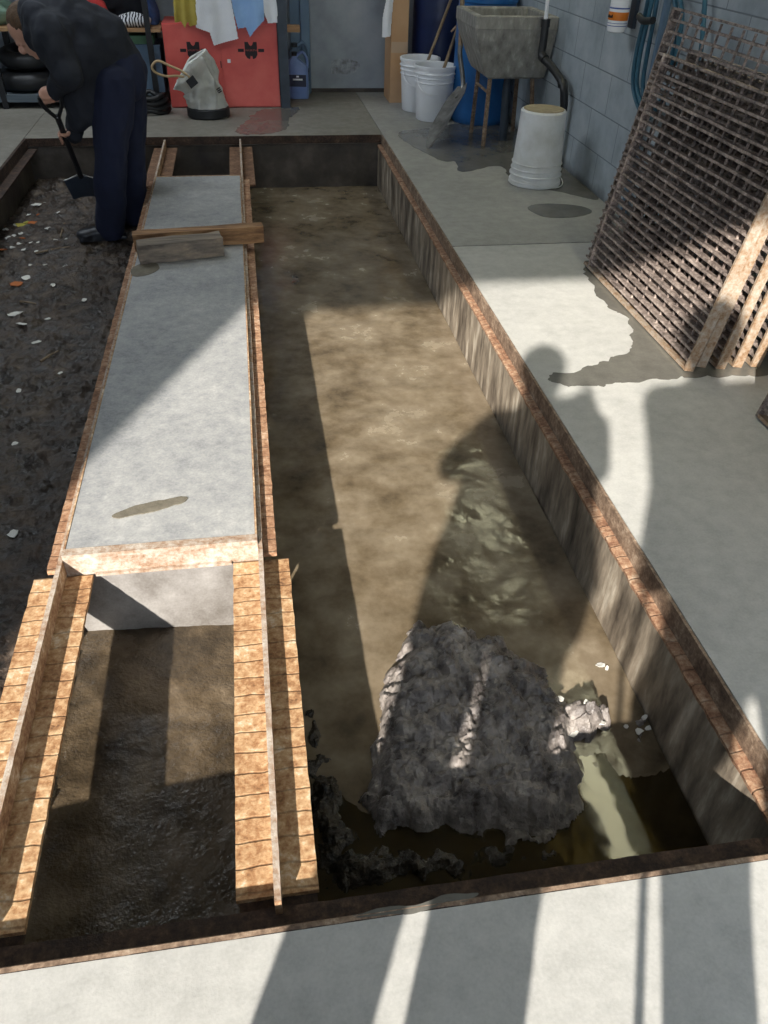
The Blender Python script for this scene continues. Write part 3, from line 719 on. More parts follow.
for (x, y), f in legs:
    bm = bmesh.new(); top = Vector((x, y, zb-.001)); f = Vector((f.x, f.y, .002)); dv = f-top
    for w0 in ((.014, .003), (.003, .014)):
        vs = [top+Vector((sx*w0[0], sy3*w0[1], 0)) for sx, sy3 in ((-1, -1), (1, -1), (1, 1), (-1, 1))]
        a = [bm.verts.new(v) for v in vs]; b = [bm.verts.new(v+dv) for v in vs]
        bm.faces.new(a); bm.faces.new(b[::-1])
        for k in range(4): bm.faces.new((a[k], a[(k+1) % 4], b[(k+1) % 4], b[k]))
    obj('leg', bm, M['rustmid'], t)
bm = bmesh.new(); add_tube(bm, [(1.607, 5.63, .33), (1.613, 5.95, .33)], .009, 8); obj('brace', bm, M['rustmid'], t)
bm = bmesh.new(); add_tube(bm, [(1.78, 5.78, zb+.002), (1.78, 5.78, .3), (1.79, 5.78, .12), (1.79, 5.78, .002)], [.022, .028, .03, .03], 16); obj('drain_pipe', bm, M['steelblue'], t, smooth=True)
# faucet pipes and black waste pipe against the wall
p0 = WY(547, -20, 5.42); p1 = WY(546, 18, 5.42)
t = thing('waste_pipe', 'black plastic waste pipe bending down the block wall beside the sink', 'pipe', (1.9, 5.3, .5))
bm = bmesh.new(); pp = [WY(546, 19, 5.42), WY(543, 45, 5.42), WY(542, 56, 5.40), WY(551, 66, 5.30), WY(562, 82, 5.13), WY(564, 92, 5.08), WY(564, 105, 5.08)]
pp = [Vector((min(p.x, XWR-.031), p.y, p.z)) for p in pp]; pp.append(Vector((pp[-1].x, pp[-1].y, .003)))
add_tube(bm, pp[:2]+smooth_path(pp[1:6], 5)[1:]+pp[6:], .024, 16); obj('pipe', bm, M['black'], t, smooth=True)
for i, j in ((0, 1), (2, 3), (4, 5)):
    bm = bmesh.new(); a = pp[i]; b = pp[i].lerp(pp[j], .35 if i else .3); add_tube(bm, [a, b], .0285, 16); obj('coupling', bm, M['black'], t, smooth=True)
bm = bmesh.new(); add_tube(bm, [p1+Vector((0, 0, -.01)), p0+Vector((0, 0, .3))], [.012, .012], 12); tag(obj('water_pipe', bm, M['plastic_white'], smooth=True), 'thin pale pipe dropping into the black waste pipe', 'pipe')

# cardboard carton
c0 = FL(389.5, 103); t = thing('cardboard_carton', 'tall narrow cardboard carton standing in front of the back wall', 'carton', (c0.x+.07, c0.y+.16, 0))
bm = B((c0.x, c0.x+.135, c0.y+.005, c0.y+.3, .001, 1.25)); bev(bm, .003); obj('carton_body', bm, M['card'], t)
za = WY(395, 53, c0.y).z; zb2 = WY(395, 42, c0.y).z
obj('tape_strip', B((c0.x+.004, c0.x+.1355, c0.y+.003, c0.y+.3015, za, zb2)), M['tape'], t)

# ------------------------------------------------------------------ wall things
def bottle():
    c = WX(617, 33, 1.90); cx, cy, z0 = 1.90, c.y+.02, c.z
    t = thing('cleaner_bottle', 'white plastic bottle with orange label band hung on the block wall', 'bottle', (cx, cy, z0))
    bm = bmesh.new(); add_lathe(bm, [(.03, 0), (.044, .006), (.049, .03), (.049, .19), (.045, .215), (.022, .235), (.02, .26), (.001, .262)], (cx, cy, z0), 36); obj('bottle_body', bm, M['plastic_white'], t, smooth=True)
    for z, h, mm in ((.055, .036, 'orange'), (.104, .006, 'blueprint'), (.03, .003, 'blueprint'), (.042, .002, 'blueprint')):
        bm = bmesh.new(); add_lathe(bm, [(.0494, z), (.0498, z+.001), (.0498, z+h-.001), (.0494, z+h)], (cx, cy, z0), 36, cap_bottom=False); obj('label_band', bm, M[mm], t, smooth=True)
    bm = bmesh.new()
    for k in range(7):
        a = PI*.86+k*.16; p = Vector((cx+.0502*math.cos(a), cy+.0502*math.sin(a), z0+.065)); hh = .010 if k % 3 else .014
        add_box(bm, -.003, .003, -.0006, .0006, 0, hh, Matrix.Translation(p) @ Matrix.Rotation(a+PI/2, 4, 'Z'))
    obj('lettering', bm, M['blackmark'], t)
    bm = bmesh.new(); add_lathe(bm, [(.024, 0), (.024, .04), (.01, .045), (.01, .07), (.001, .071)], (cx, cy, z0+.245), 24); obj('cap', bm, M['black'], t, smooth=True)
    bm = B((XWR-.02, XWR-.001, cy-.03, cy+.03, z0+.02, z0+.3), (cx+.045, XWR-.02, cy-.01, cy+.01, z0+.2, z0+.23)); obj('bracket', bm, M['steelblue'], t)
bottle()
t = thing('hose', 'teal rubber hose hanging in long loops on the block wall', 'hose', (1.95, 4.15, .6))
def hang(pl, X): return [WX(x, y, X) for x, y in pl]
for k, (pl, X) in enumerate([([(652,-20), (645,15), (636,55), (633,85), (639,108), (650,118), (664,100)], 1.945), ([(656,-20), (649,15), (640,55), (637,85), (642,104), (652,112), (666,92)], 1.935),
        ([(660,-20), (654,18), (648,50), (643,85), (648,108), (664,104)], 1.955), ([(671,-20), (676,10), (674,40), (671,70)], 1.945), ([(676,-20), (682,15), (678,45), (675,66)], 1.935), ([(706,-20), (704,15), (701,50), (697,62)], 1.95)]):
    bm = bmesh.new(); add_tube(bm, smooth_path(hang(pl, X), 7), .0105, 10); obj('hose_loop', bm, M['hose'], t, smooth=True)
bm = bmesh.new(); c = WX(651, 18, 1.945); add_tube(bm, smooth_path([c+Vector((-.03, .07, 0)), c+Vector((-.035, 0, -.012)), c+Vector((-.03, -.09, .0))], 5), [.016]*11, 10); obj('tie_strap', bm, M['black'], t, smooth=True)
a = WX(663, -30, 1.965); b = WX(648, 118, 1.965); t = None
bm = bmesh.new(); add_tube(bm, [Vector((1.965, (a.y+b.y)/2-.03, .02)), Vector((1.965, (a.y+b.y)/2-.03, 1.4))], .018, 14); tag(obj('conduit', bm, M['bluegrey'], smooth=True), 'vertical blue grey conduit on the block wall behind the hoses', 'conduit')

# ------------------------------------------------------------------ red cabinet, towels, jugs, post
YC = 6.87
cl = FL(172, 108).x; cr = FL(281, 108).x; ztop = WY(215, 24, YC).z
t = thing('metal_cabinet', 'red two door metal cabinet with dark shield emblems', 'cabinet', ((cl+cr)/2, YC+.2, 0))
bm = B((cl, cr, YC+.018, YC+.42, .001, ztop)); bev(bm, .004); obj('cabinet_body', bm, M['red'], t)
xm = WY(222, 60, YC).x
for x0, x1 in ((cl+.004, xm-.0015), (xm+.0015, cr-.004)):
    bm = B((x0, x1, YC, YC+.0175, .012, ztop-.006)); bev(bm, .003); dr = obj('door', bm, M['red'], t)
    # emblem: notched shield between two bars
    cxx = WY(193.5 if x0 < xm-.2 else 251, 50, YC).x; cz = WY(193.5 if x0 < xm-.2 else 251, 50.5, YC).z; s = .056
    def P(u, v): return (cxx+u*s, cz+v*s)
    bm = bmesh.new(); mt = Matrix(((1, 0, 0, 0), (0, 0, 1, YC), (0, 1, 0, 0), (0, 0, 0, 1)))
    def prism(pts): add_prism(bm, [P(*p) for p in pts], -.0022, -.0002, mt)
    prism([(-1.75, -.17), (-.95, -.17), (-.95, .2), (-1.75, .2)]); prism([(.95, -.17), (1.75, -.17), (1.75, .2), (.95, .2)])
    prism([(-.82, .17), (.82, .17), (.82, 1.0), (.36, 1.0), (.2, .66), (0, .5), (-.2, .66), (-.36, 1.0), (-.82, 1.0)])
    prism([(-.82, -.15), (-.82, -.5), (-.6, -.85), (-.3, -1.02), (-.18, -.98), (-.1, -.6), (0, -.72), (.1, -.6), (.18, -.98), (.3, -1.02), (.6, -.85), (.82, -.5), (.82, -.15)])
    prism([(-.82, -.149), (.82, -.149), (.82, .169), (-.82, .169)])
    em = obj('emblem', bm, M['blackmark'], dr)
    cu = bpy.data.curves.new('lettering', 'FONT'); cu.body = 'WÜRTH'; cu.size = .024; cu.align_x = 'CENTER'; cu.align_y = 'CENTER'
    to = bpy.data.objects.new('tmp', cu); C.objects.link(to); dg = bpy.context.evaluated_depsgraph_get(); me = bpy.data.meshes.new_from_object(to.evaluated_get(dg)); bpy.data.objects.remove(to)
    b2 = bmesh.new(); b2.from_mesh(me); bpy.data.meshes.remove(me)
    for v in b2.verts: v.co = Vector((cxx+v.co.x, YC-.0032, cz+.0008+v.co.y*.75))
    obj('lettering', b2, M['paint_lt'], dr)
lk = WY(229, 61, YC)
obj('lock', B((lk.x-.012, lk.x+.012, YC-.004, YC-.0005, lk.z-.012, lk.z+.012)), M['plastic_white'], t)
hk = WY(221, 64, YC); obj('handle', B((hk.x-.003, hk.x+.003, YC-.004, YC-.0005, hk.z-.025, hk.z+.02)), M['black'], t)
def cloth(name, outline, Y, m, label, th=.012, amp=.012, freq=60, cat='towel', group=None):
    """cloth hanging in plane Y, outline in pixels, with vertical folds"""
    W = [WY(x, y, Y) for x, y in outline]; poly = [Vector((p.x, p.z, 0)) for p in W]
    xs = [p.x for p in poly]; zs = [p.y for p in poly]; st = .0045
    nx, nz = int((max(xs)-min(xs))/st)+2, int((max(zs)-min(zs))/st)+2
    bm = bmesh.new(); vt = {}
    for i in range(nx):
        for j in range(nz):
            x, z = min(xs)+i*st, min(zs)+j*st
            if inside_d(x, z, poly) > -.004:
                f = amp*math.sin(x*freq+2.5*noise.noise(Vector((x*4, z*3, Y))))+amp*.6*noise.noise(Vector((x*15, z*8, 1)))
                vt[i, j] = bm.verts.new((x, Y-amp-.004+f, z))
    for (i, j) in list(vt):
        qd = [(i, j), (i+1, j), (i+1, j+1), (i, j+1)]
        if all(k in vt for k in qd): bm.faces.new([vt[k] for k in qd])
    bmesh.ops.delete(bm, geom=[v for v in bm.verts if not v.link_faces], context='VERTS')
    bmesh.ops.recalc_face_normals(bm, faces=bm.faces[:])
    ex = bmesh.ops.extrude_face_region(bm, geom=bm.faces[:])
    for v in [x for x in ex['geom'] if isinstance(x, bmesh.types.BMVert)]: v.co.y -= .005
    return tag(obj(name, bm, m, smooth=True), label, cat, group)
G = 'towels hanging over the red cabinet'
cloth('towel', [(172,-25), (195,-25), (197,24), (190,26), (188,20), (185,27), (181,21), (175,22)], YC-.018, M['towely'], 'yellow rag hanging over the left end of the red cabinet', amp=.009, freq=90, cat='rag', group=G)
cloth('towel', [(196,-25), (226,-25), (238,38), (214,45), (210,32), (196,27)], YC-.022, M['towelw'], 'large white towel hanging over the middle of the cabinet', amp=.008, freq=32, group=G)
cloth('towel', [(228,-25), (262,-25), (264,20), (256,28), (250,37), (246,27), (238,28), (233,8)], YC-.024, M['towelb'], 'light blue towel hanging over the red cabinet', amp=.009, freq=40, group=G)
cloth('towel', [(261,-25), (277,-25), (277,22), (268,23), (264,12)], YC-.014, M['towelw'], 'narrow white towel hanging beside the blue towel', amp=.005, freq=60, group=G)
cloth('towel', [(389,-25), (395,-25), (392,10), (390,36), (382,37), (383,15), (386,0)], c0.y-.02, M['towelw'], 'narrow white cloth hanging beside the cardboard carton', amp=.008, freq=70, cat='cloth')
# shelf above the cabinet that carries the towels
t = thing('storage_shelf', 'dark steel storage shelf with wooden boards along the back wall', 'shelf', (-1.5, 7.1, 0))
pxr = FL(286, 108)
for x, y in ((pxr.x, YC-.03), (pxr.x, YC+.47), (-.66, YC-.0), (-.66, YC+.47), (-1.78, YC), (-1.78, YC+.47), (-2.9, YC), (-2.9, YC+.47)):
    w = .036 if x > 0 else .02
    bm = bmesh.new(); add_box(bm, x-w, x+w, y, y+.006, .001, 1.9); add_box(bm, x+w-.006, x+w, y+.006, y+.04, .001, 1.9)
    obj('upright', bm, M['steelblue'] if x > 0 else M['black'], t)
for x0, x1, z, hh, mm in ((-2.93, -.57, .505, .022, 'wood'), (-2.93, -.68, .045, .05, 'plank'), (-2.93, pxr.x, 1.25, .03, 'wood')):
    obj('board', B((x0, x1, YC+.007, YC+.46, z, z+hh)), M[mm], t)
obj('board', B((pxr.x+.03, pxr.x+.14, YC+.1, YC+.2, .5, .54)), M['wood'], t)
def lump(name, c, rad, m, label, cat, amp=.02, sc=9, group=None, flat=True, rz=0):
    bm = bmesh.new(); add_ell(bm, (0, 0, 0), rad, seg=48)
    for v in bm.verts:
        p = v.co; k = noise.noise(p*sc+Vector(c)*3)+.5*noise.noise(p*sc*2.2+Vector(c)); v.co = p*(1+amp/max(min(rad), .02)*k)
        if flat and v.co.z < -rad[2]*.75: v.co.z = -rad[2]*.75
    R = Matrix.Rotation(rz, 3, 'Z')
    for v in bm.verts: v.co = R @ v.co + Vector(c)+Vector((0, 0, rad[2]*.75))
    return tag(obj(name, bm, m, smooth=True), label, cat, group)
ZB = .528
Gs = 'clothes and bundles on the storage shelf'
lump('folded_cloth', (-.76, 6.99, ZB), (.125, .09, .05), M['stripe'], 'black and white patterned cloth on the shelf board', 'cloth', .01, 12)
lump('cloth_bundle', (-1.72, 7.10, ZB), (.13, .15, .09), M['greencloth'], 'grey green cloth bundle at the far left of the shelf', 'cloth', .02)
lump('cloth_bundle', (-2.05, 7.1, ZB), (.14, .15, .13), M['clothblue'], 'blue cloth bundle left of the green one', 'cloth', .02)
lump('cloth_bundle', (-1.38, 7.2, ZB), (.18, .12, .22), M['clothblue'], 'tall blue cloth bundle behind the bending person', 'cloth', .03)
lump('cloth_bundle', (-1.06, 7.02, ZB+.0), (.13, .13, .10), M['clothr'], 'red cloth bag on the shelf behind the bending person', 'bag', .02)
lump('cloth_bundle', (-.86, 7.25, ZB), (.15, .07, .2), M['clothdark'], 'dark clothes heaped at the back of the shelf', 'clothes', .03)
lump('cloth_bundle', (-.635, 7.14, ZB), (.045, .12, .13), M['clothblue'], 'dark blue cloth stuffed beside the yellow rag', 'cloth', .015)
# crates and clutter under the shelf board
t2 = thing('storage_box', 'blue grey plastic box under the shelf board, beside the cabinet', 'box', (-.76, 7.1, .1))
bm = B((-.95, -.60, 6.96, 7.28, .096, .40)); bev(bm, .01); obj('box_body', bm, M['bluegrey'], t2)
bm = B((-.955, -.595, 6.955, 7.285, .401, .415)); bev(bm, .004); obj('lid', bm, M['bluegrey'], t2)
bm = B((-.82, -.64, 6.98, 7.2, .416, .47)); bev(bm, .008); tag(obj('plastic_case', bm, M['green']), 'small green case on top of the blue grey box', 'case')
def tyre(c, R, r, tilt, label):
    bm = bmesh.new(); mt = Matrix.Translation(c) @ Matrix.Rotation(tilt, 4, 'X')
    pts = [mt @ Vector((R*math.cos(2*PI*k/40), R*math.sin(2*PI*k/40), 0)) for k in range(40)]
    add_tube(bm, pts, r, 14, closed=True); return tag(obj('tyre', bm, M['black'], smooth=True), label, 'tyre')
tyre((-1.62, 7.12, .165), .17, .065, 0, 'black tyre lying on the low shelf plank')
tyre((-1.60, 7.14, .315), .15, .06, .12, 'black tyre lying on top of the other tyre')
lump('canvas_bag', (-2.0, 7.0, .098), (.13, .09, .15), M['olive'], 'olive canvas bag on the low plank at the left', 'bag', .02)
lump('rag', (-1.29, 6.97, .098), (.07, .08, .07), M['towelb'], 'pale blue rag on the low plank behind the person', 'rag', .015)
lump('sack', (-1.08, 7.1, .098), (.11, .12, .14), M['clothdark'], 'black sack on the low plank behind the legs', 'sack', .02)
# black hose heap on the floor left of the cabinet
t3 = thing('black_hose', 'black hose coiled on the floor between person and cabinet', 'hose', (-.68, 6.75, 0))
for k in range(4):
    bm = bmesh.new(); pts = []
    for i in range(26):
        a = 2*PI*i/26; pts.append(Vector((-.70+(.13-.012*k)*math.cos(a)+.02*math.sin(2*a+k), 6.70+.085*math.sin(a), .02+.034*k+.012*math.sin(3*a+k))))
    add_tube(bm, pts, .016, 10, closed=True); obj('hose_loop', bm, M['black'], t3, smooth=True)
# jugs
def jug(cx, cy, label, body, lab, s=1., rz=0):
    t = thing('fluid_jug', label, 'jug', (cx, cy, 0), 'jugs beside the cabinet'); W, D, H = .085*s, .05*s, .30*s
    mt = Matrix.Translation((cx, cy, .001)) @ Matrix.Rotation(rz, 4, 'Z')
    bm = bmesh.new(); L = []
    for z, w, dd in ((0, .93, .9), (.02, 1, 1), (.6, 1, 1), (.78, .92, .95), (.9, .55, .6), (.96, .25, .4), (1, .24, .38)):
        r = []
        for k in range(24):
            a = 2*PI*k/24; cxp = math.copysign(abs(math.cos(a))**.5, math.cos(a)); syp = math.copysign(abs(math.sin(a))**.5, math.sin(a))
            r.append(bm.verts.new(mt @ Vector((W*w*cxp-(.25*W*(1 if z > .85 else 0)), D*dd*syp, H*z))))
        L.append(r)
    for a, b in zip(L, L[1:]):
        for k in range(24): bm.faces.new((a[k], a[(k+1) % 24], b[(k+1) % 24], b[k]))
    bm.faces.new(L[0][::-1]); bm.faces.new(L[-1]); obj('jug_body', bm, body, t, smooth=True)
    bm = bmesh.new(); add_tube(bm, smooth_path([mt @ Vector(p) for p in ((-.02*s, 0, .285*s), (.04*s, 0, .325*s), (.078*s, 0, .27*s), (.074*s, 0, .2*s))], 6), .011*s, 10); obj('handle', bm, body, t, smooth=True)
    bm = bmesh.new(); add_lathe(bm, [(.022*s, 0), (.022*s, .025*s), (.001, .026*s)], mt @ Vector((-.022*s, 0, H)), 20); obj('cap', bm, M['black'], t, smooth=True)
    bm = bmesh.new(); add_box(bm, -W*.78, W*.78, -D-.003, -D+.001, H*.3, H*.58, mt); lb = obj('label_panel', bm, lab, t)
    bm = bmesh.new(); add_box(bm, -W*.45, W*.45, -D-.0045, -D-.0035, H*.45, H*.49, mt); add_box(bm, -W*.12, W*.12, -D-.0045, -D-.0035, H*.52, H*.56, mt); obj('lettering', bm, M['plastic_white'], lb)
j = FL(299, 99)
jug(j.x+.0, j.y+.04, 'light blue jug with dark label beside the cabinet post', M['jugblue'], M['juglabel'], 1.02, -.1)
jug(j.x+.015, j.y+.20, 'grey jug standing behind the light blue one', M['bluegrey'], M['juglabel'], 1.15, .2)

# canvas bucket bag
bc = FL(209, 116); t = thing('canvas_bag', 'slumped white canvas bucket bag with black base and rope handle', 'bag', bc)
bm = bmesh.new(); add_lathe(bm, [(.148, .0), (.157, .008), (.157, .06), (.15, .066), (.01, .067)], (bc.x, bc.y, .001), 44); obj('rubber_base', bm, M['black'], t, smooth=True)
bm = bmesh.new(); L = []; n = 64; rows = 30
for j2 in range(rows+1):
    s = j2/rows; r = []
    cxo = -.10*s**1.3; cz = .062+.30*s
    for k in range(n):
        a = 2*PI*k/n; rr = .145-.02*s+.012*math.sin(3*a+2)*s+.05*min(s*2, 1)*noise.noise(Vector((math.cos(a)*1.6, math.sin(a)*1.6, s*3)))+.018*noise.noise(Vector((math.cos(a)*5, math.sin(a)*5, s*7)))
        z = cz+(.07*math.cos(a)*s)-(.10*max(0, -math.cos(a))*s*s)
        r.append(bm.verts.new((bc.x+cxo+rr*math.cos(a), bc.y+rr*.85*math.sin(a), z)))
    L.append(r)
for a, b in zip(L, L[1:]):
    for k in range(n): bm.faces.new((a[k], a[(k+1) % n], b[(k+1) % n], b[k]))
ex = bmesh.ops.solidify(bm, geom=bm.faces[:], thickness=.004)
obj('canvas_body', bm, M['canvas'], t, smooth=True)
bm = bmesh.new(); add_tube(bm, [v for v in smooth_path([Vector((bc.x-.10+.125*math.cos(a)*.99, bc.y+.107*math.sin(a), .362+.07*math.cos(a)-.10*max(0, -math.cos(a)))) for a in [2*PI*k/20 for k in range(20)]], 3, closed=True)], .008, 8, closed=True); obj('hem', bm, M['canvas'], t, smooth=True)
hA = Vector((bc.x-.12, bc.y-.12, .33))
bm = bmesh.new(); hp2 = [WY(x, y, bc.y-.12) for x, y in ((192,80), (183,72), (170,66), (158,61), (152,66), (155,72), (165,76), (178,76), (188,78))]
add_tube(bm, smooth_path(hp2, 6), .0085, 10); obj('rope_handle', bm, M['rope'], t, smooth=True)
pc = WY(192, 82, bc.y-.135); bm = bmesh.new(); add_box(bm, -.033, .033, -.004, .004, -.03, .03, Matrix.Translation(pc) @ Matrix.Rotation(-.6, 4, 'Y')); bev(bm, .003); obj('leather_patch', bm, M['black'], t)
pc = WY(220, 92, bc.y-.137); bm = bmesh.new()
for k in range(3): add_box(bm, -.014, .014, -.012, .003, -.004+.012*k, .003+.012*k, Matrix.Translation(pc+Vector((0, .012, 0))) @ Matrix.Rotation(-.5, 4, 'Y'))
obj('printed_mark', bm, M['blackmark'], t)

# ------------------------------------------------------------------ people
def hand(bm, centre, axis, out, s=1., hr=.017, flip=1):
    """palm on the `out` side of a bar running along `axis`, four fingers and thumb wrapped round it"""
    axis = Vector(axis).normalized(); out = Vector(out); out = (out-axis*out.dot(axis)).normalized(); sd = axis.cross(out)*flip
    c = Vector(centre)
    R = Matrix((sd, axis, out)).transposed()
    add_ell(bm, c+out*(hr+.012), (.036*s, .042*s, .016*s), R)
    for i, (ln, rr) in enumerate(((1, .0092), (1.08, .0095), (1.02, .009), (.82, .008))):
        o = axis*(.033-.0205*i)*s; pts = []
        for k in range(6):
            a = .55+k*.52*ln; q = hr+.0095
            pts.append(c+o+out*q*math.cos(a)+sd*q*math.sin(a)*1.05)
        for a, b in zip(pts, pts[1:]): add_caps(bm, a, b, rr*s, rr*s*.96, 10)
    pts = []
    for k in range(4):
        a = -.7-k*.55; q = hr+.011; pts.append(c+axis*(.045+.004*k)*s+out*q*math.cos(a)+sd*q*math.sin(a))
    for a, b in zip(pts, pts[1:]): add_caps(bm, a, b, .0115*s, .0098*s, 10)
    return c+out*(hr+.018)
def head(bm, c, crown, face, s=1.):
    crown = Vector(crown).normalized(); face = Vector(face); face = (face-crown*face.dot(crown)).normalized(); sd = crown.cross(face)
    R = Matrix((sd, face, crown)).transposed(); c = Vector(c)
    def at(a, b, d): return c+(sd*a+face*b+crown*d)*s
    add_ell(bm, at(0, -.008, .022), (.076*s, .095*s, .09*s), R, 24)
    add_ell(bm, at(0, .028, -.045), (.056*s, .062*s, .062*s), R)
    add_ell(bm, at(0, .062, -.086), (.026*s, .022*s, .018*s), R)
    add_ell(bm, at(0, .096, -.022), (.011*s, .018*s, .022*s), R)
    add_ell(bm, at(0, .084, .012), (.038*s, .012*s, .01*s), R)
    add_ell(bm, at(0, .083, -.058), (.022*s, .009*s, .005*s), R)
    for e in (-1, 1):
        add_ell(bm, at(.077*e, -.008, -.01), (.008*s, .017*s, .03*s), R)
        add_ell(bm, at(.03*e, .078, -.004), (.012*s, .009*s, .008*s), R)
    return at, R
def hair(at, R, m, parent, s=1.):
    bm = bmesh.new(); add_ell(bm, at(0, -.022, .034), (.084*s, .094, .092*s), R, 28); add_ell(bm, at(0, -.045, -.02), (.074*s, .062, .07*s), R, 24)
    bake('hair', bm, m, parent, .007, 2, .003, 60)
def shoe(bm, ankle, heading, s=1., zsole=0.):
    h = Vector(heading); h.z = 0; h.normalize(); a = Vector(ankle); sd = Vector((-h.y, h.x, 0))
    base = Vector((a.x, a.y, zsole)); R = Matrix((h, sd, Vector((0, 0, 1)))).transposed()
    add_ell(bm, base-h*.02+Vector((0, 0, .045)), (.06, .042, .045), R); add_ell(bm, base+h*.06+Vector((0, 0, .04)), (.085, .045, .036), R)
    add_ell(bm, base+h*.135+Vector((0, 0, .034)), (.06, .048, .032), R); add_caps(bm, base+Vector((0, 0, .06)), a+Vector((0, 0, .05)), .05, .052)
    add_box(bm, -.085, .18, -.042, .042, .0, .02, Matrix.Translation(base) @ R.to_4x4())

def digger():
    Yn, Yf = 4.62, 4.9
    ankN = WY(110, 226, 4.72); ankF = WY(132, 212, 4.98)
    hipN = WY(114, 82, 4.72); hipF = WY(125, 76, 4.92)
    kneeN = WY(111, 155, 4.70); kneeF = WY(130, 148, 4.95)
    pel = WY(119, 66, 4.82); chest = WY(72, 32, 4.78); neck = WY(44, 24, 4.76); mid = WY(98, 42, 4.80)
    shN = WY(50, 34, 4.60); elN = WY(66, 72, 4.55); wrN = WY(54, 91, 4.60)
    shF = WY(60, 28, 4.95); elF = WY(84, 92, 4.92); wrF = WY(74, 133, 4.80)
    hdN = WY(49, 96, 4.62); hdF = WY(66, 139, 4.78)
    hc = WY(30, 31, 4.77)
    solez = -.255
    t = thing('person', 'person in black jacket and navy trousers bending over to shovel in the left pit', 'person', (ankN.x, ankN.y, solez))
    sh_ax = (hdN-hdF); bar = (RT*.9+UP*.25)
    bm = bmesh.new()
    at, R = head(bm, hc, (-.66, -.1, .72), (-.72, -.25, -.66))
    add_caps(bm, hc+Vector((.03, .01, -.03)), neck, .055, .06)
    add_caps(bm, neck, chest, .09, .12); add_caps(bm, chest, mid, .13, .12); add_caps(bm, mid, pel, .12, .10)
    for h0, k0, a0 in ((hipN, kneeN, ankN), (hipF, kneeF, ankF)):
        add_caps(bm, pel, h0, .09, .08); add_caps(bm, h0, k0, .08, .055); add_caps(bm, k0, a0, .055, .04); add_caps(bm, a0, a0+Vector((-.06, -.01, -.03)), .034, .026)
    for s0, e0, w0, hd0, ou in ((shN, elN, wrN, hdN, 1), (shF, elF, wrF, hdF, 1)):
        add_caps(bm, chest, s0, .1, .065); add_caps(bm, s0, e0, .05, .04); add_caps(bm, e0, w0, .04, .027)
        pc = hand(bm, hd0, bar if hd0 is hdN else sh_ax, w0-hd0 if (w0-hd0).length > .01 else (1, 0, 0), 1.0); add_caps(bm, w0, pc, .027, .024)
    bake('body', bm, M['skin'], t, .0055, 2)
    hair(at, R, M['hair'], t)
    # jacket
    bm = bmesh.new()
    add_caps(bm, neck+Vector((-.02, 0, .03)), chest+Vector((0, 0, .0)), .11, .17); add_caps(bm, chest, mid, .17, .165); add_caps(bm, mid, pel+Vector((-.01, 0, .02)), .165, .135)
    add_caps(bm, WY(60, 20, 4.78), WY(92, 30, 4.80), .13, .12)
    add_caps(bm, WY(80, 48, 4.74), WY(84, 112, 4.72), .15, .075); add_caps(bm, WY(98, 55, 4.76), WY(90, 100, 4.72), .13, .07); add_caps(bm, WY(76, 70, 4.70), WY(80, 122, 4.72), .10, .055)
    for s0, e0, w0, r0 in ((shN, elN, wrN, .088), (shF, elF, wrF, .08)):
        add_caps(bm, chest, s0, .13, .1); add_caps(bm, s0, e0, r0+.01, r0-.006); add_caps(bm, e0, w0, r0-.012, .046)
    add_caps(bm, WY(38, 20, 4.66), WY(48, 14, 4.82), .085, .09); add_caps(bm, WY(40, 34, 4.66), WY(40, 16, 4.70), .09, .085)
    add_ell(bm, pel+Vector((-.01, 0, .05)), (.115, .14, .11)); bake('jacket', bm, M['jacket'], t, .009, 4, .017, 10)
    bm = bmesh.new(); add_ell(bm, pel+Vector((.0, 0, -.03)), (.145, .16, .15))
    for h0, k0, a0, dy in ((hipN, kneeN, ankN, 0), (hipF, kneeF, ankF, 0)):
        add_caps(bm, h0, h0.lerp(k0, .5), .11, .105); add_caps(bm, h0.lerp(k0, .5), k0, .105, .092); add_caps(bm, k0, a0+Vector((0, 0, -.01)), .092, .082)
    bake('trousers', bm, M['trouser'], t, .009, 4, .012, 10)
    for a0 in (ankN, ankF):
        bm = bmesh.new(); shoe(bm, a0, (-1, -.18, 0), 1, solez); bake('boot', bm, M['boot'], t, .006, 3)
    # shovel
    t2 = thing('spade', 'black handled spade held by the bending person, blade in the soil', 'spade', WY(82, 196, 4.74))
    top = WY(33, 58, 4.56); hold = hdF; bl = WY(78, 176, 4.80)
    dirv = (hdF-hdN).normalized()
    a = hdN+dirv*.13; b = hdF+dirv*.29
    bm = bmesh.new(); add_tube(bm, [a, hdF, b], .0155, 12); obj('handle', bm, M['black'], t2, smooth=True)
    bm = bmesh.new(); bd = (bar-dirv*bar.dot(dirv)).normalized()*.052
    add_tube(bm, smooth_path([hdN+bd*.9, hdN+dirv*.02+bd, hdN+dirv*.07+bd*.8, a+dirv*.02], 5), .010, 10)
    add_tube(bm, smooth_path([hdN-bd*.9, hdN+dirv*.02-bd, hdN+dirv*.07-bd*.8, a+dirv*.02], 5), .010, 10)
    add_tube(bm, [hdN+bd, hdN-bd], .013, 12); obj('grip', bm, M['black'], t2, smooth=True)
    bm = bmesh.new(); g = []
    bw = WY(64, 190, 4.74)-WY(98, 190, 4.74); sd = bw.normalized(); nrm = sd.cross(dirv).normalized(); sd = (sd-dirv*sd.dot(dirv)).normalized()
    for i in range(9):
        s = i/8; row = []
        for j3 in range(9):
            e = j3/4-1; row.append(bm.verts.new(b+dirv*(.0+.17*s+.012*abs(e)*(1-s))+sd*.098*e*(1-.1*s)+nrm*(.022*e*e-.01)))
        g.append(row)
    for p, q3 in zip(g, g[1:]):
        for k in range(8): bm.faces.new((p[k], p[k+1], q3[k+1], q3[k]))
    ex = bmesh.ops.extrude_face_region(bm, geom=bm.faces[:])
    for v in [x for x in ex['geom'] if isinstance(x, bmesh.types.BMVert)]: v.co += nrm*.003
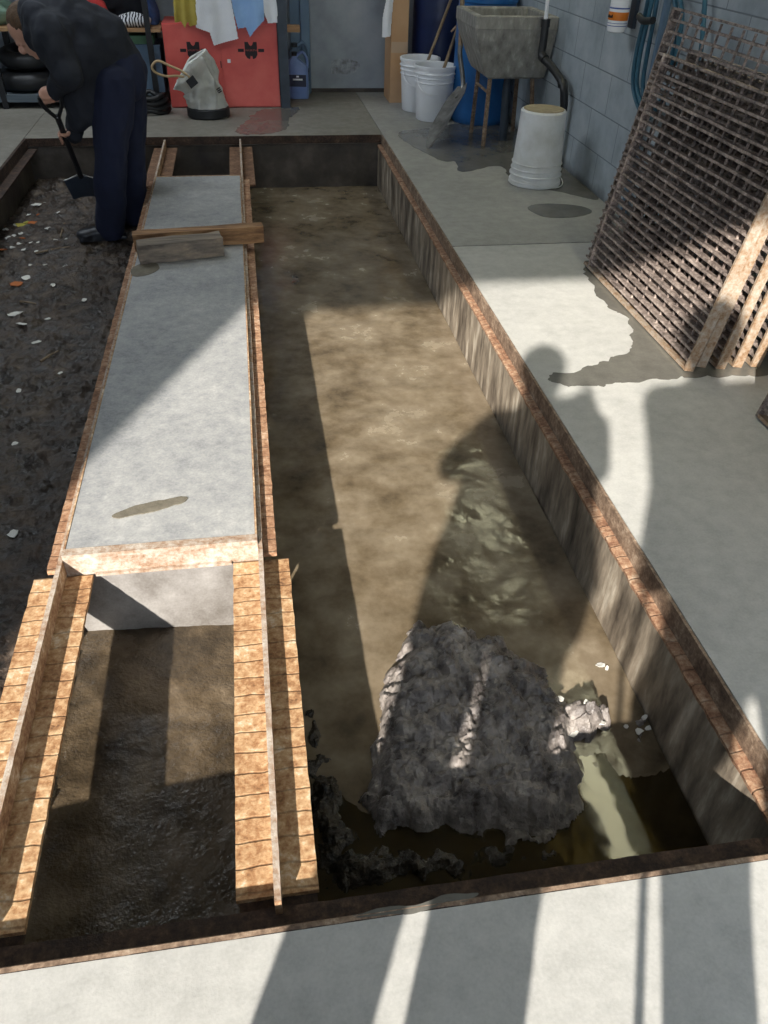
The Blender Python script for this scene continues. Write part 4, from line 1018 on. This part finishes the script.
    obj('blade', bm, M['steelblue'], t2, smooth=True)
    bm = bmesh.new(); add_tube(bm, smooth_path([b+dirv*.012+sd*.097+nrm*.012, b+dirv*.003+sd*.04-nrm*.006, b-dirv*.012-nrm*.01, b+dirv*.003-sd*.04-nrm*.006, b+dirv*.012-sd*.097+nrm*.012], 4), .004, 8); obj('tread', bm, M['steel'], t2, smooth=True)
digger()

def stander(name, label, feet, hipc, sho, headc, arms, jm, tm, facing, coat=0., hs=1., lg=1., drop=.14, ho=.11):
    """upright person: feet [2], hip centre, shoulder centre, head centre, arms [(elbow, wrist, hand centre, axis)]"""
    t = thing(name, label, 'person', ((feet[0][0]+feet[1][0])/2, (feet[0][1]+feet[1][1])/2, 0))
    f = Vector(facing).normalized(); sd = Vector((f.y, -f.x, 0)); hipc, sho, headc = Vector(hipc), Vector(sho), Vector(headc)
    legs = []
    for i, ft in enumerate(feet):
        a = Vector((ft[0], ft[1], .09)); h = hipc+sd*(ho if i else -ho)-Vector((0, 0, .03)); k = (a+h)/2+f*.03; legs.append((h, k, a))
    bm = bmesh.new(); at, R = head(bm, headc, (0, .03, 1), f+Vector((0, 0, -.35)))
    add_caps(bm, headc-Vector((0, 0, .05)), sho+Vector((0, 0, .02)), .055, .062); add_caps(bm, sho-Vector((0, 0, .06)), hipc, .12, .13)
    shs = [sho+sd*(-.17)-Vector((0, 0, .03)), sho+sd*.17-Vector((0, 0, .03))]
    for h, k, a in legs: add_caps(bm, hipc, h, .11, .09); add_caps(bm, h, k, .085, .055); add_caps(bm, k, a, .055, .038); add_caps(bm, a, a+f*.09-Vector((0, 0, .04)), .036, .03)
    for s0, (e, w, hc2, ax) in zip(shs, arms):
        e, w, hc2 = Vector(e), Vector(w), Vector(hc2); add_caps(bm, sho-Vector((0, 0, .08)), s0, .1, .06); add_caps(bm, s0, e, .052, .042); add_caps(bm, e, w, .04, .027)
        pc = hand(bm, hc2, ax, w-hc2, 1., .012); add_caps(bm, w, pc, .027, .022)
    bake('body', bm, M['skin'], t, .0065, 2); hair(at, R, M['hair'], t, hs)
    bm = bmesh.new(); add_caps(bm, sho-Vector((0, 0, .07)), hipc+Vector((0, 0, .06)), .14, .15); add_caps(bm, hipc+Vector((0, 0, .06)), hipc-Vector((0, 0, .03)), .155, .15)
    add_caps(bm, sho-sd*.07-Vector((0, 0, .1)), hipc-sd*.05, .12, .13); add_caps(bm, sho+sd*.07-Vector((0, 0, .1)), hipc+sd*.05, .12, .13)
    for s0, (e, w, hc2, ax) in zip(shs, arms): add_caps(bm, sho-Vector((0, 0, .07)), s0, .11, .078); add_caps(bm, s0, e, .075, .062); add_caps(bm, e, Vector(e).lerp(Vector(w), .93), .06, .042)
    for e in (-1, 1):
        add_caps(bm, sho+sd*(.10*e)-Vector((0, 0, .12)), hipc+sd*(.09+coat)*e-Vector((0, 0, .05)), .125, .13)
        add_caps(bm, hipc+sd*(.09+coat)*e-Vector((0, 0, .05)), hipc+sd*(.09+coat)*e-Vector((0, 0, drop)), .13, .12)
    bake('jacket', bm, jm, t, .011, 4, .006, 12)
    bm = bmesh.new()
    for h, k, a in legs: add_caps(bm, hipc-Vector((0, 0, .02)), h, .13*lg, .105*lg); add_caps(bm, h, k, .112*lg, .098*lg); add_caps(bm, k, a, .096*lg, .085*lg)
    bake('trousers', bm, tm, t, .011, 4, .005, 12)
    for h, k, a in legs:
        bm = bmesh.new(); shoe(bm, a, f, 1, .0); bake('boot', bm, M['boot'], t, .008, 3)
    return t
PH = Vector((0, 0, CH))-FW*.022
stander('person', 'person standing at the pit edge with both hands raised to hold a phone', [(-.295, -.17), (-.035, -.17)], (-.165, -.21, .92), (-.19, -.21, 1.41), (-.19, -.16, 1.60),
    [((-.445, -.12, 1.2), (-.13, -.045, 1.32), PH-RT*.06, UP), ((.08, -.10, 1.2), (.11, -.045, 1.30), PH+RT*.06, UP)], M['jacket'], M['trouser'], (.1, 1, 0), coat=.05)
t = thing('phone', 'black phone held up by the standing person', 'phone', PH)
bm = bmesh.new(); mt = Matrix((RT, UP, FW)).transposed().to_4x4(); mt.translation = PH
add_box(bm, -.036, .036, -.13, .018, -.004, .004, mt); bev(bm, .002); obj('phone_body', bm, M['black'], t)
bm = bmesh.new(); add_box(bm, -.033, .033, -.126, .014, -.0048, -.0042, mt); obj('screen', bm, M['steelblue'], t)
stander('person', 'person standing at the pit edge with arms down and a thin rod in hand', [(.294, -.30), (.579, -.30)], (.424, -.32, 1.0), (.389, -.32, 1.55), (.384, -.27, 1.755),
    [((.234, -.33, 1.26), (.229, -.23, 1.04), (.234, -.20, .95), (0, 0, 1)), ((.639, -.33, 1.26), (.659, -.23, 1.04), (.659, -.20, .95), (0, 0, 1))], M['jacket'], M['trouser'], (0, 1, 0), coat=-.03, hs=1.35, lg=.82, drop=.09, ho=.095)
bm = bmesh.new(); add_tube(bm, smooth_path([(.234, -.2, 1.07), (.234, -.2, .92), (.239, -.19, .6), (.227, -.2, .3), (.231, -.2, .002)], 6), .008, 10); tag(obj('thin_rod', bm, M['steelblue'], smooth=True), 'thin rod held upright by the second standing person', 'rod')

# ------------------------------------------------------------------ litter
def scrap(x, y, z0, s, m, label, group, seed):
    c = FL(x, y, z0); rnd = random.Random(seed); n = 7
    bm = bmesh.new(); s *= 1.25; poly = [((.6+.5*rnd.random())*s*math.cos(2*PI*k/n)*(1.2), (.5+.5*rnd.random())*s*math.sin(2*PI*k/n)) for k in range(n)]
    mt = Matrix.Translation((c.x, c.y, 0)) @ Matrix.Rotation(rnd.random()*6, 4, 'Z') @ Matrix.Rotation(rnd.uniform(-.25, .25), 4, 'X')
    add_prism(bm, poly, 0, .0022, mt)
    bmesh.ops.subdivide_edges(bm, edges=bm.edges[:], cuts=1)
    for v in bm.verts: v.co.z += .006*noise.noise(v.co*40+Vector((seed, 0, 0)))
    zmin = min(v.co.z for v in bm.verts)
    surf = ground_z(c.x, c.y)
    for v in bm.verts: v.co.z += surf-zmin-.001
    return tag(obj('scrap', bm, m), label, 'litter', group)
_dg = bpy.context.evaluated_depsgraph_get()
def ground_z(x, y):
    best = -.4
    for o in bpy.data.objects:
        if o.get('kind') == 'stuff' and o.name.split('.')[0] in ('mud', 'soil', 'sludge_heap', 'sludge', 'muck', 'water'):
            ok, loc, nn, ix = o.ray_cast(Vector((x, y, 1))-o.location, Vector((0, 0, -1)))
            if ok: best = max(best, loc.z+o.location.z)
    return best
bpy.context.view_layer.update()
LW = [(36,205,.026), (49,229,.024), (57,212,.018), (26,276,.022), (53,284,.014), (14,312,.026), (24,325,.022), (47,318,.014), (37,340,.018), (65,263,.014), (14,440,.012), (8,238,.016), (14,236,.014), (12,246,.018), (19,243,.014), (23,248,.016),
      (30,240,.013), (37,240,.012), (36,250,.014), (6,228,.018), (55,238,.010), (20,232,.016), (28,214,.015), (66,238,.010), (44,262,.012), (16,222,.02), (12,530,.016), (84,298,.010), (30,262,.011), (60,370,.010), (18,388,.010), (44,200,.012)]
for i, (x, y, s) in enumerate(LW): scrap(x, y, -.25, s, M['paper'], 'torn white scrap of litter lying on the soil of the left pit', 'white litter scraps in the left pit', i)
for i, (x, y, s) in enumerate([(22,224,.034), (25,219,.02)]): scrap(x, y, -.25, s, M['leafy'], ['larger crumpled yellow green scrap on the soil of the left pit', 'smaller yellow scrap touching the crumpled yellow green one'][i], 'yellow scraps', 50+i)
for i, (x, y, s) in enumerate([(33,221,.022), (16,281,.026), (3,248,.02), (38,213,.014), (22,236,.014)]): scrap(x, y, -.25, s, M['leafo'], 'orange brown scrap lying among the white litter in the left pit', 'orange brown scraps in the left pit', 60+i)
for i, (x, y, s) in enumerate([(604,655,.010), (648,708,.008), (644,720,.010), (653,716,.008), (560,698,.010), (575,725,.012), (592,700,.010), (604,716,.009), (630,714,.007), (585,706,.008), (610,658,.006)]): scrap(x, y, -.28, s, M['paper'], 'small pale chip on the mud beside the sludge heap', 'pale chips by the sludge heap', 80+i)
for i, (a, b) in enumerate([((35,252), (70,246)), ((100,190), (112,220)), ((40,360), (58,350)), ((20,300), (36,304)), ((64,222), (60,236))]):
    A, Bp = FL(*a, -.25), FL(*b, -.25); A.z = ground_z(A.x, A.y)+.006; Bp.z = ground_z(Bp.x, Bp.y)+.006
    bm = bmesh.new(); add_tube(bm, [A, A.lerp(Bp, .5)+Vector((0, 0, .003)), Bp], [.006, .005, .003], 7); tag(obj('twig', bm, M['handle'], smooth=True), 'thin broken twig lying on the soil of the left pit', 'twig', 'twigs in the left pit')

# ------------------------------------------------------------------ light
sun = bpy.data.lights.new('sun', 'SUN'); sun.energy = 9.6; sun.angle = math.radians(.8); sun.color = (1, .94, .85)
so = bpy.data.objects.new('sun', sun); C.objects.link(so); so.location = (-4, -9, 8)
so.rotation_euler = Vector((.74, 1.62, -1)).to_track_quat('-Z', 'Y').to_euler()
for i, (x, y) in enumerate([(-1.3, 4.6), (-1.2, 6.5), (-2.9, 5.9)]):  # unseen fill lights added only to brighten the interior
    t = thing('ceiling_light', ['fluorescent ceiling fixture over the left pit, nearest the door opening', 'fluorescent ceiling fixture close to the storage shelf and red cabinet', 'fluorescent ceiling fixture by the left wall'][i], 'ceiling light', (x, y, 3.12))
    obj('housing', B((x-.6, x+.6, y-.08, y+.08, 3.14, 3.199)), M['plastic_white'], t)
    la = bpy.data.lights.new('tube_light', 'AREA'); la.shape = 'RECTANGLE'; la.size = 1.15; la.size_y = .12; la.energy = 22; la.color = (.86, .94, 1)
    lo_ = bpy.data.objects.new('tube_light', la); C.objects.link(lo_); lo_.parent = t; lo_.location = (0, 0, .005)
for y0, y1, lab in ((1.75, 2.95, 'slim lit ceiling strip light above the near part of the block wall side'), (4.6, 5.8, 'slim lit ceiling strip light above the sink side')):
    t = thing('strip_light', lab, 'strip light', (1.88, (y0+y1)/2, 2.4))
    obj('housing', B((1.80, 1.96, y0, y1, 2.405, 2.46)), M['plastic_white'], t); obj('diffuser', B((1.81, 1.95, y0+.01, y1-.01, 2.39, 2.4045)), M['lit'], t)
    for y in (y0+.1, y1-.1):
        bm = bmesh.new(); add_tube(bm, [(1.88, y, 2.461), (1.88, y, 3.199)], .004, 6); obj('hanger', bm, M['steel'], t)
w = bpy.data.worlds.new('world'); bpy.context.scene.world = w; w.use_nodes = True
bg = w.node_tree.nodes['Background']; bg.inputs[0].default_value = (.72, .84, 1, 1); bg.inputs[1].default_value = 2.3
vs = bpy.context.scene.view_settings; vs.view_transform = 'Standard'; vs.look = 'None'; vs.gamma = 1; vs.use_curve_mapping = False; vs.exposure = 0
